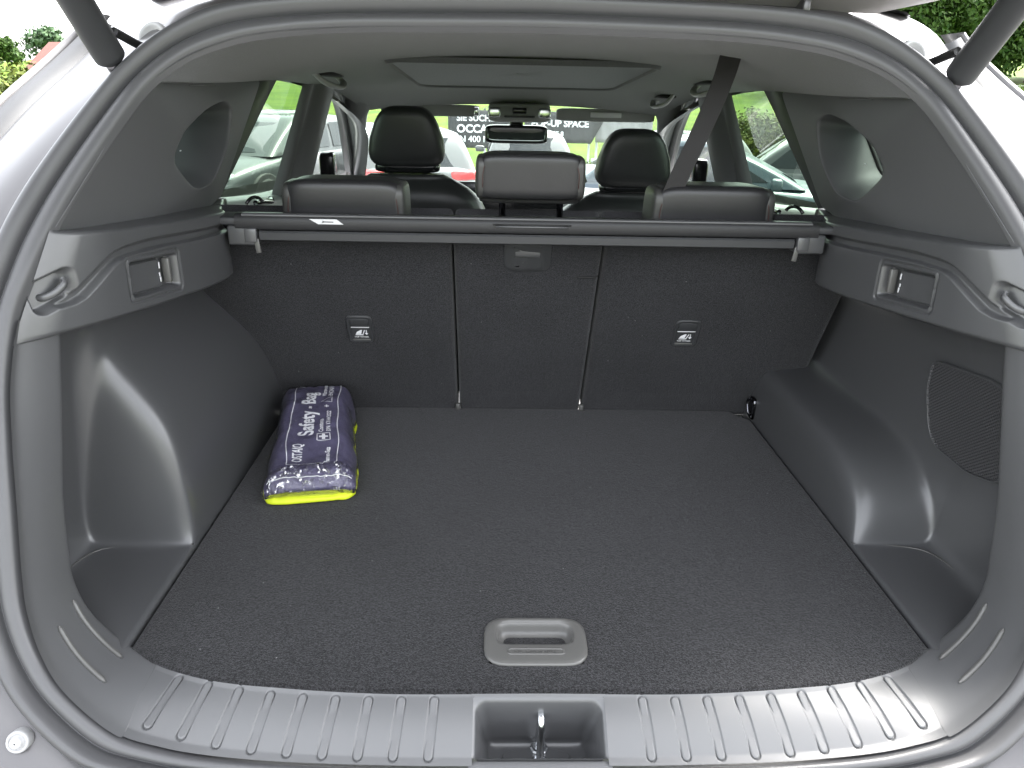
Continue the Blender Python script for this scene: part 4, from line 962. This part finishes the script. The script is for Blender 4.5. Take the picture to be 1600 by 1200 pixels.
CARS = [
 ('silver SUV parked nose-on beside the rear door window', (-4.04, 13.6), -1.9, PS, 4.5, 1.86, 1.62, 'suv'),
 ('white hatchback parked behind the silver SUV, nose towards the lot', (-6.6, 15.6), -1.9, PW, 4.2, 1.8, 1.5, 'hatch'),
 ('white SUV at the edge of the meadow behind the silver SUV', (-5.6, 18.8), -1.75, PW, 4.6, 1.86, 1.66, 'suv'),
 ('pale blue hatchback in front of the driver door', (-3.3, 18.2), 1.5, PB, 4.2, 1.78, 1.48, 'hatch'),
 ('white hatchback with red tail lamps straight ahead of the windscreen', (-1.5, 12.9), 1.75, PW, 4.2, 1.8, 1.5, 'hatch'),
 ('pale blue saloon parked across the view ahead of the windscreen', (2.6, 9.4), -.25, PB, 4.6, 1.82, 1.46, 'sedan'),
 ('white car with a roof spoiler below the Pop-Up Space banner', (.55, 16.8), 1.6, PW, 4.3, 1.8, 1.46, 'hatch'),
 ('silver saloon with dark side windows behind the pale blue one', (5.6, 12.3), -.3, PS, 4.6, 1.84, 1.5, 'sedan'),
 ('pale green-grey estate parked beyond the front passenger window', (3.6, 16.6), 1.9, PG, 4.5, 1.82, 1.5, 'hatch'),
 ('white hatchback by the shrubs on the bank', (8.6, 15.2), 2.6, PW, 4.2, 1.8, 1.5, 'hatch'),
 ('white hatchback in the far row by the driver side', (-9.2, 16.2), -1.7, PW, 4.2, 1.8, 1.5, 'hatch'),
]
for a in CARS: make_car(*a)

# ---- banners on a fence ahead
def banner(name, label, x0_, x1_, z0_, z1_, y, m, lines, slant=0):
    b = thing(name, label, 'banner', ((x0_+x1_)/2, y, z0_), 0, None)
    ny = 24; V = []
    rows = [[Vector((x0_+(x1_-x0_)*i/ny+(slant*(j/6) if i == ny else 0), y+.02*math.sin(i*1.3+j*.6), z0_+(z1_-z0_)*j/6)) for i in range(ny+1)] for j in range(7)]
    part('sheet', loft(rows), m, b, solid=.004)
    for body, size, tx, tz, col, bo in lines:
        part('lettering', frame(lambda v: Vector((v.x+tx, y-.045, v.z+tz)) if 0 else Vector((v.x+tx, y-.045, v.y+tz)), text(body, size, bold=bo)), col, b, smooth=False)
    for x in (x0_+.05, (x0_+x1_)/2, x1_-.05):
        part('post', tube([(x, y+.06, lot_z(y)), (x, y+.06, z1_+.05)], .03, 8), 'steel', b)
    return b
BY = 21.0
banner('banner', 'grey banner with white Occasion lettering on the fence ahead', -1.33, .62, -.62, .34, BY, 'banner', [('SIE SUCHEN', .22, -1.10, .07, 'white', .006), ('OCCASION?', .28, -1.10, -.22, 'white', .010), ('IN 400 M', .22, -1.08, -.46, 'white', .005)])
banner('banner', 'grey banner with white Pop-Up Space lettering on the fence ahead', .70, 2.50, -.45, .34, BY-.05, 'banner', [('POP-UP SPACE', .235, .88, -.03, 'white', .008), ('STRASSE 8', .17, .98, -.27, 'white', .003)], .42)
banner('banner', 'plain white banner on the fence ahead', 2.62, 4.15, -.42, .34, BY+.06, 'bannerw', [])
# ---- trees, shrubs, hedge
def leaf_cloud(name, lobes, n, size, m, parent, rnd):
    V, F = [], []
    tot = sum(l[1]**2 for l in lobes)
    for c, r in lobes:
        c = Vector(c)
        for _ in range(int(n*r*r/tot)):
            d = Vector((rnd.gauss(0, 1), rnd.gauss(0, 1), rnd.gauss(0, 1))).normalized(); rr_ = r*(rnd.random()**.35)*(1+.25*noise.noise(d*2.3+c))
            p = c+Vector((d.x, d.y, d.z*.85))*rr_
            nn = (d+Vector((rnd.gauss(0, .6), rnd.gauss(0, .6), rnd.gauss(0, .6)+.4))).normalized(); a = nn.orthogonal().normalized(); a = Matrix.Rotation(rnd.random()*6.28, 3, nn)@a; b = nn.cross(a); s_ = size*(.6+.8*rnd.random())
            i = len(V); V += [p-a*s_, p+b*s_*.45, p+a*s_, p-b*s_*.45]; F.append((i, i+1, i+2, i+3))
    return part(name, (V, F), m, parent, smooth=False)
def tree(label, x, y, h, r, m, n=5000, size=.16, seed=0, name='tree', group=None, trunk=True, base=None):
    rnd = random.Random(seed); z = terr(x, y) if base is None else base
    t = thing(name, label, 'tree' if trunk else 'bush', (x, y, z), 0, group)
    lo = []
    for k in range(9):
        a = rnd.random()*6.28; f = rnd.random(); lo.append(((x+math.cos(a)*r*.55*rnd.random()**.5, y+math.sin(a)*r*.55, z+h*((.42 if h < 7 else .18) if trunk else .3)+f*h*(.42 if h < 7 else .6)), r*(.35+.25*rnd.random())))
    lo.append(((x, y, z+h*.6), r*.6))
    tr = []
    P = spl([(x, y, z-.1), (x+.05*r, y, z+h*.25), (x-.04*r, y, z+h*.55), (x, y, z+h*.8)], 10)
    tr.append(tube(P, lambda q: max(.02, .035*h*(1-q)**.8), 8))
    for c, rr_ in lo[:6]: tr.append(tube(spl([P[3], (P[4]+Vector(c))/2+Vector((0, 0, -.04*h)), Vector(c)], 7), lambda q: max(.012, .014*h*(1-q)), 6))
    part('trunk', join(*tr), 'bark', t); leaf_cloud('crown', lo, n, size, m, t, rnd)
    return t
tree('bright yellow-green laurel bush beside the car', -8.9, 13.9, 2.25, 1.7, 'leafA', 16000, .05, 1, 'bush', None, False)
tree('yellow-green laurel bush in front of the red roofed house', -9.0, 16.6, 2.75, 1.7, 'leafA', 14000, .055, 2, 'bush', None, False)
for i, (x, y, h, r, lb) in enumerate(((-55.5, 93, 3.6, 2.2, 'round hedgerow tree close to the gable of the red roofed house'), (-59, 95, 3.0, 2.2, 'low pale hedgerow tree second from the red roofed house'), (-62.5, 97, 4.2, 2.4, 'taller hedgerow tree between two low ones in the meadow'), (-66.5, 99, 4.8, 2.8, 'dark hedgerow tree at the open end of the row'))):
    tree(lb, x, y, h, r, 'leafB', 2500, .22, 10+i, 'tree', 'hedgerow trees beside the house')
tree('distant blue-green treetop on the horizon behind the house', -82, 150, 6, 4, 'leafC', 1500, .5, 20)
for i, (x, y, h, r) in enumerate(((22.5, 44, 9.5, 4.2), (27, 46, 10, 4.4), (31.5, 47, 10, 4.6), (18.8, 47, 7.5, 3.4), (36, 50, 11, 5), (25, 54, 12, 5))):
    tree('tall leafy green tree behind the wire fence', x, y, h, r, 'leafB', 16000, .16, 30+i, 'tree', 'tall trees behind the fence')
for i, (x, y) in enumerate(((5.4, 18.0), (6.7, 18.6), (8.0, 18.3), (9.4, 18.9), (10.9, 19.4))):
    tree('pale flowering shrub on the bank behind the parked cars', x, y, 2.25, 1.1, 'leafA', 7000, .05, 50+i, 'bush', 'shrubs on the bank', False, terr(x, y)-.1)
# clipped hedge below the banners
hd_ = thing('hedge', 'low yellow-green hedge under the banners', 'hedge', (3.6, 20.2, lot_z(20)), 0)
rnd = random.Random(77); leaf_cloud('foliage', [((1.6+k*.33, 20.2, lot_z(20)+.30), .34) for k in range(14)], 6000, .05, 'leafA', hd_, rnd)
part('branches', join(*[tube([(1.6+k*.33, 20.2, lot_z(20)-.02), (1.6+k*.33, 20.2, lot_z(20)+.4)], .02, 6) for k in range(14)]), 'bark', hd_)
# ---- house with a red roof
hx, hy = -49.0, 100.0; hz = 1.9
hs = thing('house', 'house with a steep red tiled roof and roof lights', 'house', (hx, hy, hz), rad(-20))
ORG[hs] = Vector((0, 0, 0)); Wd, Dp, E_, Rg = 6.5, 4.0, .6, 3.6
part('wall', ([Vector(p) for p in ((-Wd, -Dp, -1), (Wd, -Dp, -1), (Wd, Dp, -1), (-Wd, Dp, -1), (-Wd, -Dp, E_), (Wd, -Dp, E_), (Wd, Dp, E_), (-Wd, Dp, E_), (-Wd, 0, Rg), (Wd, 0, Rg))], [(0, 1, 5, 4), (1, 2, 6, 9, 5), (2, 3, 7, 6), (3, 0, 4, 8, 7)]), 'render', hs, smooth=False)
rf = part('roof', ([Vector(p) for p in ((-Wd-.3, -Dp-.4, E_-.25), (Wd+.3, -Dp-.4, E_-.25), (Wd+.3, 0, Rg+.12), (-Wd-.3, 0, Rg+.12), (-Wd-.3, Dp+.4, E_-.25), (Wd+.3, Dp+.4, E_-.25))], [(0, 1, 2, 3), (3, 2, 5, 4)]), 'tile', hs, smooth=False, solid=.18)
sl = math.atan2(Rg-E_, Dp); RX = Matrix.Rotation(sl, 3, 'X')
for x, f_ in ((-2.4, .50), (-1.0, .62), (-2.2, .22), (2.0, .5)):
    wn_ = part('roof_window', frame(lambda v: v+Vector((x, -Dp*(1-f_), E_+(Rg-E_)*f_+.14)), box((0, 0, 0), (.7, .8, .08), .01, RX)), 'white', rf)
    part('pane', frame(lambda v: v+Vector((x, -Dp*(1-f_)-.04, E_+(Rg-E_)*f_+.19)), box((0, 0, 0), (.5, .6, .03), 0, RX)), 'carglass', wn_)
part('chimney', box((.6, .3, Rg+.35), (.3, .3, .7), .02), 'render', rf)
for z in (.2, 1.7):
    for y in (-1.2, 1.2):
        wn_ = part('window', box((-Wd-.02, y, z), (.06, .9, 1.0), .01), 'white', hs); part('pane', box((-Wd-.05, y, z), (.03, .7, .8), 0), 'carglass', wn_)
# ---- chain fence by the trees
fp = [(15.0+k*1.6, 30.5-k*.15) for k in range(12)]
fn = thing('fence', 'wire fence with steel posts in front of the tall trees', 'fence', (fp[0][0], fp[0][1], terr(*fp[0])))
for x, y in fp: part('post', tube([(x, y, terr(x, y)-.1), (x, y, terr(x, y)+1.75)], .035, 8), 'steel', fn)
for h in (.25, .75, 1.25, 1.7): part('wire', tube([(x, y, terr(x, y)+h) for x, y in fp], .008, 6), 'steel', fn)
